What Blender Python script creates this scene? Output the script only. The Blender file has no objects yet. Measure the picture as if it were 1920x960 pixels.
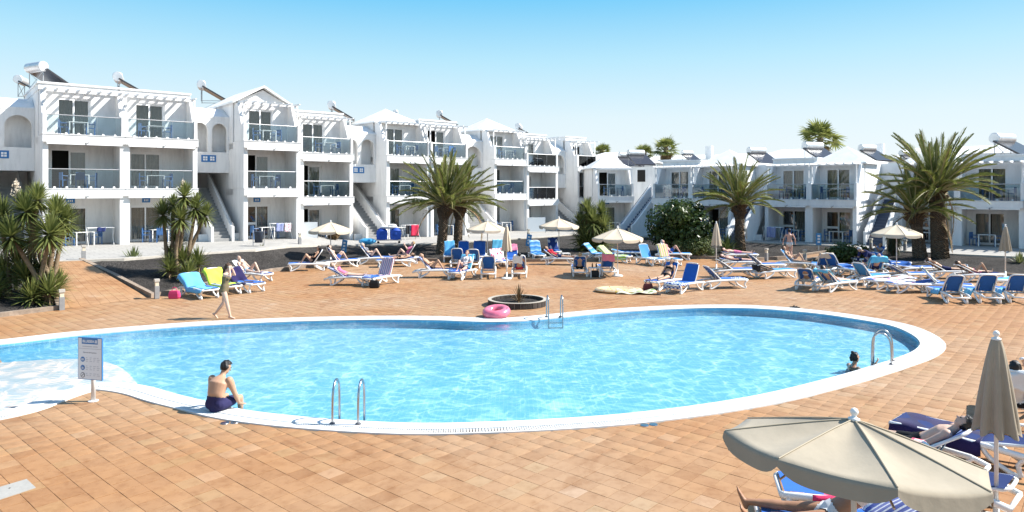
import bpy, math, random
import numpy as np
from mathutils import Vector, Matrix, geometry
R = math.radians
random.seed(7); rng = np.random.default_rng(7)
SC = bpy.context.scene
COL = SC.collection

# ------------------------------------------------------------------ camera, sky, sun, exposure
CAM_H, FPX, HOR = 4.0, 1300.0, 354.0
cam_data = bpy.data.cameras.new('camera'); cam = bpy.data.objects.new('camera', cam_data); COL.objects.link(cam)
cam.location = (0, 0, CAM_H); cam.rotation_euler = (R(90), 0, 0)
cam_data.sensor_width = 36; cam_data.lens = FPX/1920*36; cam_data.shift_y = -(480-HOR)/1920
cam_data.clip_start = .1; cam_data.clip_end = 8000
SC.camera = cam
SUN_EL, SUN_AZ = 44.0, 85.0            # azimuth clockwise from +Y (away from the camera)
world = bpy.data.worlds.new('World'); SC.world = world; world.use_nodes = True
wn = world.node_tree; bg = wn.nodes['Background']
sky = wn.nodes.new('ShaderNodeTexSky'); sky.sky_type = 'NISHITA'; sky.sun_disc = False
sky.sun_elevation = R(SUN_EL); sky.sun_rotation = R(SUN_AZ); sky.altitude = 0
sky.air_density = 1.15; sky.dust_density = .55; sky.ozone_density = 2.0
# low haze whitens the sky towards the horizon
tcw = wn.nodes.new('ShaderNodeTexCoord'); sep = wn.nodes.new('ShaderNodeSeparateXYZ'); wn.links.new(tcw.outputs['Generated'], sep.inputs[0])
grd = wn.nodes.new('ShaderNodeValToRGB'); e = grd.color_ramp.elements
for k, (p, c) in enumerate([(0, (.93,.975,1.0)), (.10, (.78,.93,1.0)), (.18, (.50,.83,1.0)), (.27, (.17,.62,.98)), (.6, (.13,.33,.64))]):
    if k > 1: e.new(p)
for k, (p, c) in enumerate([(0, (.93,.975,1.0)), (.10, (.78,.93,1.0)), (.18, (.50,.83,1.0)), (.27, (.17,.62,.98)), (.6, (.13,.33,.64))]):
    e[k].position = p; e[k].color = (*c, 1)
wn.links.new(sep.outputs[2], grd.inputs[0])
scl = wn.nodes.new('ShaderNodeVectorMath'); scl.operation = 'SCALE'; scl.inputs['Scale'].default_value = 3.25; wn.links.new(grd.outputs[0], scl.inputs[0])
fac = wn.nodes.new('ShaderNodeMapRange'); fac.inputs[1].default_value = .25; fac.inputs[2].default_value = .75; fac.inputs[3].default_value = .97; fac.inputs[4].default_value = .55
wn.links.new(sep.outputs[2], fac.inputs[0])
mxw = wn.nodes.new('ShaderNodeMix'); mxw.data_type = 'RGBA'; wn.links.new(fac.outputs[0], mxw.inputs[0]); wn.links.new(sky.outputs[0], mxw.inputs[6]); wn.links.new(scl.outputs[0], mxw.inputs[7])
wn.links.new(mxw.outputs[2], bg.inputs[0])
bg.inputs[1].default_value = .15
sl = bpy.data.lights.new('sun', 'SUN'); sl.energy = 5.0; sl.angle = R(.53); sl.color = (1, .965, .91)
sun = bpy.data.objects.new('sun', sl); COL.objects.link(sun)
SUNV = Vector((math.sin(R(SUN_AZ))*math.cos(R(SUN_EL)), math.cos(R(SUN_AZ))*math.cos(R(SUN_EL)), math.sin(R(SUN_EL))))
sun.rotation_euler = (-SUNV).to_track_quat('-Z', 'Y').to_euler(); sun.location = SUNV*60
SC.view_settings.view_transform = 'Standard'; SC.view_settings.look = 'None'
SC.view_settings.gamma = 1; SC.view_settings.use_curve_mapping = False
SC.view_settings.exposure = 1.0
SC.render.engine = 'CYCLES'
cy = SC.cycles
cy.max_bounces = 8; cy.transparent_max_bounces = 12; cy.diffuse_bounces = 3; cy.glossy_bounces = 3; cy.transmission_bounces = 4
cy.caustics_reflective = False; cy.caustics_refractive = False; cy.use_denoising = True
cy.sample_clamp_indirect = 6

def G(px, py, z=0.0):
    """the point at height z that the photograph shows at pixel px, py"""
    Y = FPX*(CAM_H-z)/(py-HOR)
    return Vector(((px-960)/FPX*Y, Y, z))
def GY(px, Y, z=0.0): return Vector(((px-960)/FPX*Y, Y, z))

# ------------------------------------------------------------------ helpers
def tag(o, label=None, cat=None, group=None, kind=None):
    if label: o['label'] = label
    if cat: o['category'] = cat
    if group: o['group'] = group
    if kind: o['kind'] = kind
    return o
def link(o, parent=None):
    COL.objects.link(o)
    if parent is not None: o.parent = parent
    return o
def empty(name, loc=(0,0,0), rz=0.0):
    o = bpy.data.objects.new(name, None); COL.objects.link(o)
    o.empty_display_size = .2; o.location = loc; o.rotation_euler = (0, 0, rz); return o
def inst(name, src, parent=None, loc=(0,0,0), rot=(0,0,0), sc=None):
    o = bpy.data.objects.new(name, src.data if hasattr(src, 'data') else src); link(o, parent)
    o.location = loc; o.rotation_euler = rot
    if sc: o.scale = sc if hasattr(sc, '__len__') else (sc,)*3
    return o
def copy_tree(o, parent=None):
    c = o.copy(); COL.objects.link(c); c.parent = parent
    for ch in o.children: copy_tree(ch, c)
    return c

class MB:
    def __init__(s): s.v = []; s.f = []; s.m = []; s.uv = None
    def add(s, vs, fs, mi=0):
        b = len(s.v); s.v += [tuple(p) for p in vs]; s.f += [tuple(b+i for i in f) for f in fs]; s.m += [mi]*len(fs); return s
    def box(s, x0, x1, y0, y1, z0, z1, mi=0):
        return s.add([(x0,y0,z0),(x1,y0,z0),(x1,y1,z0),(x0,y1,z0),(x0,y0,z1),(x1,y0,z1),(x1,y1,z1),(x0,y1,z1)],
            [(0,3,2,1),(4,5,6,7),(0,1,5,4),(1,2,6,5),(2,3,7,6),(3,0,4,7)], mi)
    def prism(s, poly, t0, t1, axis='x', mi=0):
        """poly in the plane normal to axis: (y,z) for x, (x,z) for y, (x,y) for z"""
        n = len(poly)
        def P(p, t): return (t,p[0],p[1]) if axis == 'x' else (p[0],t,p[1]) if axis == 'y' else (p[0],p[1],t)
        return s.add([P(p,t0) for p in poly]+[P(p,t1) for p in poly],
            [tuple(range(n))[::-1], tuple(range(n,2*n))]+[(i,(i+1)%n,n+(i+1)%n,n+i) for i in range(n)], mi)
    def loft(s, rings, closed=True, caps=True, mi=0):
        n = len(rings[0]); vs = [p for r in rings for p in r]; fs = []
        for k in range(len(rings)-1):
            for i in range(n if closed else n-1):
                j = (i+1) % n; fs.append((k*n+i, k*n+j, (k+1)*n+j, (k+1)*n+i))
        if caps and closed: fs += [tuple(range(n))[::-1], tuple(range((len(rings)-1)*n, len(rings)*n))]
        return s.add(vs, fs, mi)
    def tube(s, pts, r, n=8, ref=None, caps=True, mi=0, flat=1.0, rnd=False):
        """r: radius or list; flat: second radius as a factor (list ok); ref: axis of the first radius"""
        pts = [Vector(p) for p in pts]; m = len(pts)
        rr = list(r) if hasattr(r, '__len__') else [r]*m
        fl = list(flat) if hasattr(flat, '__len__') else [flat]*m
        tang = [(pts[min(i+1,m-1)]-pts[max(i-1,0)]).normalized() for i in range(m)]
        a = Vector(ref) if ref is not None else (Vector((0,0,1)) if abs(tang[0].z) < .9 else Vector((1,0,0)))
        if rnd:
            pts = [pts[0]-tang[0]*rr[0]*.95, pts[0]-tang[0]*rr[0]*.6]+pts+[pts[-1]+tang[-1]*rr[-1]*.6, pts[-1]+tang[-1]*rr[-1]*.95]
            tang = [tang[0]]*2+tang+[tang[-1]]*2
            rr = [rr[0]*.3, rr[0]*.8]+rr+[rr[-1]*.8, rr[-1]*.3]; fl = [fl[0]]*2+fl+[fl[-1]]*2
        rings = []
        for p, t, q, k in zip(pts, tang, rr, fl):
            a = (a-t*a.dot(t))
            if a.length < 1e-5: a = t.orthogonal()
            a.normalize(); b = t.cross(a)
            rings.append([p+a*(q*math.cos(2*math.pi*i/n))+b*(q*k*math.sin(2*math.pi*i/n)) for i in range(n)])
        return s.loft(rings, True, caps, mi)
    def ball(s, c, rx, ry=None, rz=None, n=12, m=8, mi=0, M=None):
        ry = ry or rx; rz = rz or rx; c = Vector(c); vs = []
        for k in range(1, m):
            th = math.pi*k/m
            for i in range(n):
                ph = 2*math.pi*i/n; p = Vector((rx*math.sin(th)*math.cos(ph), ry*math.sin(th)*math.sin(ph), rz*math.cos(th)))
                vs.append(c+(M @ p if M else p))
        t = Vector((0,0,rz)); top = len(vs); vs += [c+(M@t if M else t), c-(M@t if M else t)]
        fs = [(k*n+i, (k+1)*n+i, (k+1)*n+(i+1)%n, k*n+(i+1)%n) for k in range(m-2) for i in range(n)]
        fs += [(top, i, (i+1)%n) for i in range(n)]+[(top+1, (m-2)*n+(i+1)%n, (m-2)*n+i) for i in range(n)]
        return s.add(vs, fs, mi)
    def lathe(s, prof, c=(0,0,0), n=16, mi=0):
        rings = [[(c[0]+r*math.cos(2*math.pi*i/n), c[1]+r*math.sin(2*math.pi*i/n), c[2]+z) for i in range(n)] for r, z in prof]
        return s.loft(rings, True, True, mi)
    def mesh(s, name, mats, smooth=False):
        me = bpy.data.meshes.new(name); me.from_pydata(s.v, [], s.f)
        mats = mats if isinstance(mats, (list, tuple)) else [mats]
        for m in mats: me.materials.append(m)
        if len(mats) > 1: me.polygons.foreach_set('material_index', s.m)
        if smooth: me.polygons.foreach_set('use_smooth', [True]*len(s.f))
        if s.uv:
            l = me.uv_layers.new(name='UVMap'); idx = np.zeros(len(me.loops), int); me.loops.foreach_get('vertex_index', idx)
            l.data.foreach_set('uv', np.array(s.uv, float)[idx].ravel())
        me.update(); return me
    def build(s, name, mats, parent=None, smooth=False, auto=None):
        o = bpy.data.objects.new(name, s.mesh(name, mats, smooth)); link(o, parent)
        if auto: o.data.set_sharp_from_angle(angle=R(auto))
        return o
def grid(fn, nu, nv):
    """a sheet fn(u,v)->point, u,v in 0..1, with UVs"""
    b = MB(); b.uv = []
    for j in range(nv+1):
        for i in range(nu+1):
            b.v.append(tuple(fn(i/nu, j/nv))); b.uv.append((i/nu, j/nv))
    for j in range(nv):
        for i in range(nu):
            k = j*(nu+1)+i; b.f.append((k, k+1, k+nu+2, k+nu+1)); b.m.append(0)
    return b
def spline(pts, step, closed=False):
    pts = [Vector(p) for p in pts]; n = len(pts); out = []
    for i in range(n if closed else n-1):
        g = (lambda k: pts[k % n]) if closed else (lambda k: pts[max(0, min(n-1, k))])
        p0, p1, p2, p3 = g(i-1), g(i), g(i+1), g(i+2)
        m = max(1, int(round((p2-p1).length/step)))
        for k in range(m):
            t = k/m; out.append(.5*((2*p1)+(p2-p0)*t+(2*p0-5*p1+4*p2-p3)*t*t+(3*p1-p0-3*p2+p3)*t**3))
    if not closed: out.append(pts[-1])
    return out
def in_poly(x, y, poly):
    x = np.asarray(x, float); y = np.asarray(y, float); c = np.zeros(x.shape, bool); n = len(poly)
    for i in range(n):
        x0, y0 = poly[i][0], poly[i][1]; x1, y1 = poly[(i+1) % n][0], poly[(i+1) % n][1]
        if y0 == y1: continue
        c ^= ((y0 > y) != (y1 > y)) & (x < (x1-x0)*(y-y0)/(y1-y0)+x0)
    return c

# ------------------------------------------------------------------ materials
MATS = {}
def nodes(m): return m.node_tree.nodes, m.node_tree.links
def mat(name, col, rough=.6, spec=.3, metal=0, noise=None, bump=None, coat=0, sheen=0, rnd=0, tint=None):
    """noise=(scale, amount) mottles the colour; bump=(scale, strength); rnd = brightness change from object to object"""
    if name in MATS: return MATS[name]
    m = bpy.data.materials.new(name); m.use_nodes = True; N, L = nodes(m); b = N['Principled BSDF']
    b.inputs['Base Color'].default_value = (*col, 1); b.inputs['Roughness'].default_value = rough
    b.inputs['Specular IOR Level'].default_value = spec; b.inputs['Metallic'].default_value = metal
    b.inputs['Coat Weight'].default_value = coat; b.inputs['Sheen Weight'].default_value = sheen
    tc = N.new('ShaderNodeTexCoord'); out = None
    if noise:
        t = N.new('ShaderNodeTexNoise'); t.inputs['Scale'].default_value = noise[0]; t.inputs['Detail'].default_value = 6; t.inputs['Roughness'].default_value = .65
        L.new(tc.outputs['Object'], t.inputs['Vector'])
        r = N.new('ShaderNodeMapRange'); r.inputs[1].default_value = .3; r.inputs[2].default_value = .7
        r.inputs[3].default_value = 1-noise[1]; r.inputs[4].default_value = 1+noise[1]*.5; L.new(t.outputs['Fac'], r.inputs[0])
        mx = N.new('ShaderNodeMix'); mx.data_type = 'RGBA'; mx.blend_type = 'MULTIPLY'; mx.inputs[0].default_value = 1
        mx.inputs[6].default_value = (*col, 1); L.new(r.outputs[0], mx.inputs[7]); out = mx.outputs[2]
    if rnd:
        oi = N.new('ShaderNodeObjectInfo'); r2 = N.new('ShaderNodeMapRange'); r2.inputs[3].default_value = 1-rnd; r2.inputs[4].default_value = 1+rnd
        L.new(oi.outputs['Random'], r2.inputs[0])
        m2 = N.new('ShaderNodeMix'); m2.data_type = 'RGBA'; m2.blend_type = 'MULTIPLY'; m2.inputs[0].default_value = 1
        if out: L.new(out, m2.inputs[6])
        else: m2.inputs[6].default_value = (*col, 1)
        L.new(r2.outputs[0], m2.inputs[7]); out = m2.outputs[2]
    if out: L.new(out, b.inputs['Base Color'])
    if bump:
        t = N.new('ShaderNodeTexNoise'); t.inputs['Scale'].default_value = bump[0]; t.inputs['Detail'].default_value = 5
        L.new(tc.outputs['Object'], t.inputs['Vector'])
        bp = N.new('ShaderNodeBump'); bp.inputs['Strength'].default_value = bump[1]; bp.inputs['Distance'].default_value = .02
        L.new(t.outputs['Fac'], bp.inputs['Height']); L.new(bp.outputs[0], b.inputs['Normal'])
    MATS[name] = m; return m
def ramp(N, stops, interp='LINEAR'):
    r = N.new('ShaderNodeValToRGB'); r.color_ramp.interpolation = interp; e = r.color_ramp.elements
    while len(e) < len(stops): e.new(.5)
    for k, (p, c) in enumerate(stops): e[k].position = p; e[k].color = (*c, 1)
    return r

def plaster(name, col, amt):
    m = mat(name, col, .75, .2, bump=(9, .06)); N, L = nodes(m); b = N['Principled BSDF']
    g = N.new('ShaderNodeNewGeometry')
    mp = N.new('ShaderNodeMapping'); mp.inputs['Scale'].default_value = (1.6, 1.6, .35); L.new(g.outputs['Position'], mp.inputs[0])
    t = N.new('ShaderNodeTexNoise'); t.inputs['Scale'].default_value = 1.3; t.inputs['Detail'].default_value = 8; t.inputs['Roughness'].default_value = .7
    L.new(mp.outputs[0], t.inputs['Vector'])
    r = ramp(N, [(.36, tuple(c*(1-amt) for c in col)), (.56, col)]); L.new(t.outputs['Fac'], r.inputs[0]); L.new(r.outputs[0], b.inputs['Base Color'])
    return m
WALL = plaster('white_plaster', (.82, .81, .79), .15)
WALLR = plaster('white_render', (.81, .81, .80), .10)
TRIM = mat('white_trim', (.83, .82, .80), .6, .3, noise=(3, .05))
ROOF = mat('white_roof', (.78, .77, .74), .8, .1, noise=(1.5, .12))
STONE = mat('terrace_stone', (.44, .42, .385), .75, .2, noise=(1.2, .18))
STEEL = mat('steel', (.42, .43, .44), .25, .5, 1)
RAIL = mat('grey_rail', (.45, .45, .45), .4, .4, .6)
WHITEP = mat('white_plastic', (.80, .79, .76), .35, .4, noise=(3, .07))
BLUESIGN = mat('blue_sign', (.035, .17, .42), .4, .4)
BLUECH = mat('blue_plastic', (.07, .17, .38), .45, .4, noise=(6, .1))
CURTAIN = mat('curtain', (.70, .66, .60), .9, .1, noise=(4, .2))
CURTAINW = mat('curtain_white', (.80, .78, .74), .9, .1)
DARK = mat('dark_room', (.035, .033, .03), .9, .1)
PVC = mat('white_pvc', (.82, .82, .81), .35, .4)
BLACK = mat('black_rubber', (.015, .015, .016), .6, .3)
SILVER = mat('tank_metal', (.66, .66, .66), .38, .5, .55, noise=(3, .14))
PANEL = mat('solar_panel', (.035, .032, .035), .25, .5)
RUST = mat('weathered_panel_back', (.16, .14, .12), .7, .2, noise=(2, .3))
CANVAS = mat('cream_canvas', (.60, .50, .37), .85, .1, noise=(3, .08), bump=(5, .35), sheen=.1)
CANVAS2 = mat('taupe_canvas', (.345, .295, .22), .85, .1, noise=(3, .10), bump=(5, .35), sheen=.1)
POLE = mat('painted_pole', (.70, .68, .64), .4, .4)
def glass(name, tint, gl=.12, rough=.02):
    m = bpy.data.materials.new(name); m.use_nodes = True; N, L = nodes(m); N.remove(N['Principled BSDF'])
    o = N['Material Output']; tr = N.new('ShaderNodeBsdfTransparent'); tr.inputs[0].default_value = (*tint, 1)
    gs = N.new('ShaderNodeBsdfGlossy'); gs.inputs['Roughness'].default_value = rough
    fr = N.new('ShaderNodeFresnel'); fr.inputs[0].default_value = 1.5
    ad = N.new('ShaderNodeMath'); ad.operation = 'ADD'; ad.inputs[1].default_value = gl; ad.use_clamp = True; L.new(fr.outputs[0], ad.inputs[0])
    mx = N.new('ShaderNodeMixShader'); L.new(ad.outputs[0], mx.inputs[0]); L.new(tr.outputs[0], mx.inputs[1]); L.new(gs.outputs[0], mx.inputs[2])
    L.new(mx.outputs[0], o.inputs[0]); return m
GLASS = glass('balcony_glass', (.80, .87, .89), .03)
SEAMC = mat('canvas_seam', (.40, .34, .25), .9, .1)
PANE = glass('door_glass', (.78, .80, .80), .03)
# ------------------------------------------------------------------ ground, pool, deck
def pxs(l, z=0.0): return [G(*p, z) for p in l]
water_px = [(0,646),(120,632),(240,621),(360,612),(480,606),(600,602),(720,600),(820,601),(900,604),(970,603),(1040,597),(1130,588),(1240,581),(1330,578),(1420,579),
    (1520,587),(1593,597),(1666,610),(1707,627),(1723,643),(1713,656),(1687,668),(1628,687),(1562,706),(1440,736),(1320,757),(1200,772),(1112,780),(1000,787),(900,791),
    (800,793),(700,790),(570,781),(460,768),(385,751),(330,738),(290,726),(250,719),(210,716),(170,719),(120,732),(50,756),(0,772)]
WATER = pxs(water_px)
WATER = [v for v in WATER]+[Vector((-11.4,11.2,0)), Vector((-13.2,10.4,0)), Vector((-15.4,10.6,0)), Vector((-16.8,12.4,0)), Vector((-16.6,14.8,0)), Vector((-15.0,16.6,0))]
ring = spline(WATER, .16, True)
NR = len(ring)
def offset(rg, d):
    out = []; n = len(rg)
    for i in range(n):
        t = (rg[(i+2) % n]-rg[i-2]).normalized(); out.append(rg[i]+Vector((t.y, -t.x, 0))*(-d if AREA > 0 else d)*-1)
    return out
AREA = sum(ring[i].x*ring[(i+1) % NR].y-ring[(i+1) % NR].x*ring[i].y for i in range(NR))
def smooth_ring(rg, k=4):
    for _ in range(k): rg = [(rg[i-1]+rg[i]*2+rg[(i+1) % len(rg)])*.25 for i in range(len(rg))]
    return rg
O = {d: smooth_ring(offset(ring, d), 3) for d in (-.03, 0, .03, .36, .38, .56, .6)}
def zr(rg, z): return [(p.x, p.y, z) for p in rg]
TILEDIR = R(-41)

# ground sheet to the horizon with the hole of the pool
GROUT = mat('deck_grout', (.24, .15, .085), .9, .1, noise=(3, .2))
outer = [Vector((-4000,-200,0)), Vector((4000,-200,0)), Vector((4000,6000,0)), Vector((-4000,6000,0))]
hole = O[.38][::3]
vv = [Vector((p.x, p.y)) for p in hole]+[Vector((p.x, p.y)) for p in outer]
nh = len(hole); ee = [(i, (i+1) % nh) for i in range(nh)]+[(nh+i, nh+(i+1) % 4) for i in range(4)]
cv, _, cf, *_ = geometry.delaunay_2d_cdt(vv, ee, [], 0, 1e-5)
b = MB(); b.v = [(p.x, p.y, -.005) for p in cv]
cen = np.array([[sum(cv[i].x for i in f)/3, sum(cv[i].y for i in f)/3] for f in cf])
ins = in_poly(cen[:,0], cen[:,1], [(p.x, p.y) for p in hole])
b.f = [tuple(f) for f, q in zip(cf, ins) if not q]; b.m = [0]*len(b.f)
ground = tag(b.build('ground', GROUT), kind='structure')

# pool shell
POOLF = mat('pool_mosaic', (.30, .62, .80), .5, .3)
N, L = nodes(POOLF); bsdf = N['Principled BSDF']; g = N.new('ShaderNodeNewGeometry')
vt = N.new('ShaderNodeTexBrick'); vt.offset = 0; vt.inputs['Scale'].default_value = 6; vt.inputs['Mortar Size'].default_value = .02
vt.inputs['Color1'].default_value = (.140, .44, .66, 1); vt.inputs['Color2'].default_value = (.17, .49, .70, 1); vt.inputs['Mortar'].default_value = (.26, .56, .72, 1)
vt.inputs['Brick Width'].default_value = .5; vt.inputs['Row Height'].default_value = .5
L.new(g.outputs['Position'], vt.inputs['Vector']); L.new(vt.outputs['Color'], bsdf.inputs['Base Color'])
COPE = mat('white_coping', (.66, .66, .645), .55, .3, noise=(2.5, .07))
shell = MB(); DEPTH = -.25
shell.loft([zr(O[0], -.015), zr(O[0], -.13), zr(O[-.03], DEPTH)], True, False)
base = len(shell.v); shell.v += [(p.x, p.y, DEPTH) for p in O[-.03]]
tris = geometry.tessellate_polygon([[Vector((p.x, p.y, 0)) for p in O[-.03]]])
shell.f += [tuple(base+i for i in t) for t in tris]; shell.m += [0]*len(tris)
pool = tag(shell.build('pool_basin', POOLF), kind='structure')
# shallow white beach of the children's end
beach_px = [(-30,676),(60,670),(120,667),(165,668),(200,673),(228,684),(246,699),(262,719)]
bl = spline(pxs(beach_px), .3)
bpoly = [(p.x, p.y) for p in bl]+[(-8.4,12.6),(-10.2,10.6),(-13.2,9.9),(-16.2,10.2),(-17.6,12.6),(-17.2,14.6),(-14.6,15.6)]
WHITEF = mat('white_pool_floor', (.60, .645, .67), .5, .3, noise=(3, .05))
b = MB(); b.prism(bpoly, DEPTH+.01, -.075, 'z'); tag(b.build('shallow_pool_floor', WHITEF), kind='structure')
# water
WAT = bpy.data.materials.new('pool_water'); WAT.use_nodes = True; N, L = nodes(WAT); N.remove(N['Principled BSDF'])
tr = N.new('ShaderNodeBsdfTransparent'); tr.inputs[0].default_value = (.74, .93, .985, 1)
gs = N.new('ShaderNodeBsdfGlossy'); gs.inputs['Roughness'].default_value = .03
fr = N.new('ShaderNodeFresnel'); fr.inputs[0].default_value = 1.33
mx = N.new('ShaderNodeMixShader')
L.new(fr.outputs[0], mx.inputs[0]); L.new(tr.outputs[0], mx.inputs[1]); L.new(gs.outputs[0], mx.inputs[2]); L.new(mx.outputs[0], N['Material Output'].inputs[0])
g = N.new('ShaderNodeNewGeometry')
w1 = N.new('ShaderNodeTexNoise'); w1.inputs['Scale'].default_value = 2.6; w1.inputs['Detail'].default_value = 3; w1.inputs['Distortion'].default_value = 1.2
w2 = N.new('ShaderNodeTexNoise'); w2.inputs['Scale'].default_value = 9; w2.inputs['Detail'].default_value = 2; w2.inputs['Distortion'].default_value = .8
L.new(g.outputs['Position'], w1.inputs['Vector']); L.new(g.outputs['Position'], w2.inputs['Vector'])
ad = N.new('ShaderNodeMath'); ad.operation = 'MULTIPLY_ADD'; ad.inputs[1].default_value = .35; L.new(w2.outputs['Fac'], ad.inputs[0]); L.new(w1.outputs['Fac'], ad.inputs[2])
bp = N.new('ShaderNodeBump'); bp.inputs['Strength'].default_value = 1; bp.inputs['Distance'].default_value = .016; L.new(ad.outputs[0], bp.inputs['Height'])
L.new(bp.outputs[0], gs.inputs['Normal'])
# caustic light web put into the transparent colour: bright voronoi lines, darker cells
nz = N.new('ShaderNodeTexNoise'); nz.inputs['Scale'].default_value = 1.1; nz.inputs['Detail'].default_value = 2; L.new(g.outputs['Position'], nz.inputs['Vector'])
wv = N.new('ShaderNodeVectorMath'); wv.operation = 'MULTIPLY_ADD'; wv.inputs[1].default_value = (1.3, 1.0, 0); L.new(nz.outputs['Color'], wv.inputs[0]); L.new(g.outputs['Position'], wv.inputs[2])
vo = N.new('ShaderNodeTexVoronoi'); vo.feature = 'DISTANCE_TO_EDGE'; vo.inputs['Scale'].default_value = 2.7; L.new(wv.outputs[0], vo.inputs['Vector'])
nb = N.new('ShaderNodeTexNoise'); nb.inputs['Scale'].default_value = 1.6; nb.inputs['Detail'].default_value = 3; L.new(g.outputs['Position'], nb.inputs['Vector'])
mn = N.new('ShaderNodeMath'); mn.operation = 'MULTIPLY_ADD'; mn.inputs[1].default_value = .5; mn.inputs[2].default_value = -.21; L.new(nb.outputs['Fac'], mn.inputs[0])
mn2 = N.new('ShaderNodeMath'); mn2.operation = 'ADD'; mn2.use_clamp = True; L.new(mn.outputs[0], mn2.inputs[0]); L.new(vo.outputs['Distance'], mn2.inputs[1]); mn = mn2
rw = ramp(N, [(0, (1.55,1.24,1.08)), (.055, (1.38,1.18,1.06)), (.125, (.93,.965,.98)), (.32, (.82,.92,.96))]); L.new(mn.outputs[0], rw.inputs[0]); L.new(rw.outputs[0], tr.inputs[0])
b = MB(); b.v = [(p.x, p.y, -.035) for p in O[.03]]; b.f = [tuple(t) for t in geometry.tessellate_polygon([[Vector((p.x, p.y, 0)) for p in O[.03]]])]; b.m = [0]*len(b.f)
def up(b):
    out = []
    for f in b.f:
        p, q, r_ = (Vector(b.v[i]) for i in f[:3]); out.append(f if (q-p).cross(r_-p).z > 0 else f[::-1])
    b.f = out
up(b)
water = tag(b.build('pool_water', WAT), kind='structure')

# coping and overflow grating
b = MB(); b.loft([zr(O[.03], -.12), zr(O[.03], -.01), zr(O[.03], .012), zr(O[.36], .03), zr(O[.38], .03), zr(O[.38], -.04)], True, False)
b.loft([zr(O[.56], -.02), zr(O[.56], .024), zr(O[.6], .024), zr(O[.6], -.02)], True, False)
coping = tag(b.build('pool_coping', COPE, smooth=True, auto=40), kind='structure')
b = MB(); acc = 0
gin, gout = smooth_ring(offset(ring, .385), 3), smooth_ring(offset(ring, .555), 3)
for i in range(NR):
    p0, p1, q0, q1 = gin[i], gin[(i+1) % NR], gout[i], gout[(i+1) % NR]
    Lm = (q1-q0).length; m = max(1, int(round(Lm/.045)))
    for k in range(m):
        t0, t1 = k/m, (k+.62)/m
        a, c, d, e = p0.lerp(p1, t0), p0.lerp(p1, t1), q0.lerp(q1, t1), q0.lerp(q1, t0)
        b.add([(a.x,a.y,.02),(c.x,c.y,.02),(d.x,d.y,.02),(e.x,e.y,.02),(a.x,a.y,-.01),(c.x,c.y,-.01),(d.x,d.y,-.01),(e.x,e.y,-.01)],
              [(3,2,1,0),(0,1,5,4),(1,2,6,5),(2,3,7,6),(3,0,4,7)])
grate = tag(b.build('overflow_grating', COPE, coping), kind='stuff')
b = MB(); b.loft([zr(O[.38], -.035), zr(O[.56], -.035)], True, False); b.build('grating_channel', mat('channel_grey', (.25, .26, .27), .7), coping)

# terrace edge (pixel x, y, height) and garden beds
EDGE = [(-420,505,.98),(-200,500,.98),(0,495,.98),(75,491,.97),(152,488,.96),(233,485,.95),(360,476,.93),(477,468,.9),(545,461,.82),(600,459.5,.66),(680,459.5,.56),(807,457,.55),(900,451,.52),(1007,445,.48),
    (1073,440,.44),(1177,443,.44),(1237,444,.45),(1330,449,.47),(1440,455.5,.48),(1552,460,.48),(1620,464,.48),(1693,471,.48),(1800,477,.48),(1918,482,.48),(2150,492,.48)]
edge = [G(*p) for p in EDGE]
b = MB(); n = len(edge)
for i in range(n-1):
    p, q = edge[i], edge[i+1]
    for y0, y1 in ((0, 12), (12, 70)):
        b.add([p+Vector((0,y0,0)), q+Vector((0,y0,0)), q+Vector((0,y1,0)), p+Vector((0,y1,0))], [(0,1,2,3)])
    b.add([p, q, q-Vector((0,0,1.2)), p-Vector((0,0,1.2))], [(3,2,1,0)])
b.v = [tuple(v) for v in b.v]
terrace = tag(b.build('terrace_paving', STONE), kind='structure')
N, L = nodes(STONE); bs = N['Principled BSDF']; g = N.new('ShaderNodeNewGeometry')
mp = N.new('ShaderNodeMapping'); mp.inputs['Rotation'].default_value = (0, 0, R(-40)); L.new(g.outputs['Position'], mp.inputs[0])
bt = N.new('ShaderNodeTexBrick'); bt.inputs['Scale'].default_value = 1.0; bt.inputs['Brick Width'].default_value = .6; bt.inputs['Row Height'].default_value = .6; bt.inputs['Mortar Size'].default_value = .012
bt.inputs['Color1'].default_value = (.37,.355,.325,1); bt.inputs['Color2'].default_value = (.33,.315,.29,1); bt.inputs['Mortar'].default_value = (.22,.21,.195,1)
L.new(mp.outputs[0], bt.inputs['Vector']); L.new(bt.outputs['Color'], bs.inputs['Base Color'])

def kerb(name, pts, w, h, m, label=None, drop=.25):
    b = MB(); rs = []
    for i, p in enumerate(pts):
        t = (pts[min(i+1, len(pts)-1)]-pts[max(i-1, 0)]); t = Vector((t.x, t.y, 0)).normalized(); s = Vector((-t.y, t.x, 0))*w/2
        rs.append([p-s+Vector((0,0,-drop)), p-s+Vector((0,0,h)), p+s+Vector((0,0,h)), p+s+Vector((0,0,-drop))])
    b.loft(rs); o = b.build(name, m); tag(o, kind='structure'); return o
KERB = mat('kerb_stone', (.30, .235, .18), .85, .2, noise=(5, .35), bump=(20, .3))
GRAVEL = mat('volcanic_gravel', (.052, .049, .047), .95, .15)
N, L = nodes(GRAVEL); bs = N['Principled BSDF']; g = N.new('ShaderNodeNewGeometry')
vo = N.new('ShaderNodeTexVoronoi'); vo.inputs['Scale'].default_value = 22; L.new(g.outputs['Position'], vo.inputs['Vector'])
no = N.new('ShaderNodeTexNoise'); no.inputs['Scale'].default_value = .8; no.inputs['Detail'].default_value = 6; L.new(g.outputs['Position'], no.inputs['Vector'])
r = ramp(N, [(0, (.018,.017,.017)), (1, (.080,.075,.07))]); L.new(vo.outputs['Color'], r.inputs[0])
mx = N.new('ShaderNodeMix'); mx.data_type = 'RGBA'; mx.blend_type = 'MULTIPLY'; mx.inputs[0].default_value = .7; L.new(r.outputs[0], mx.inputs[6])
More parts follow.
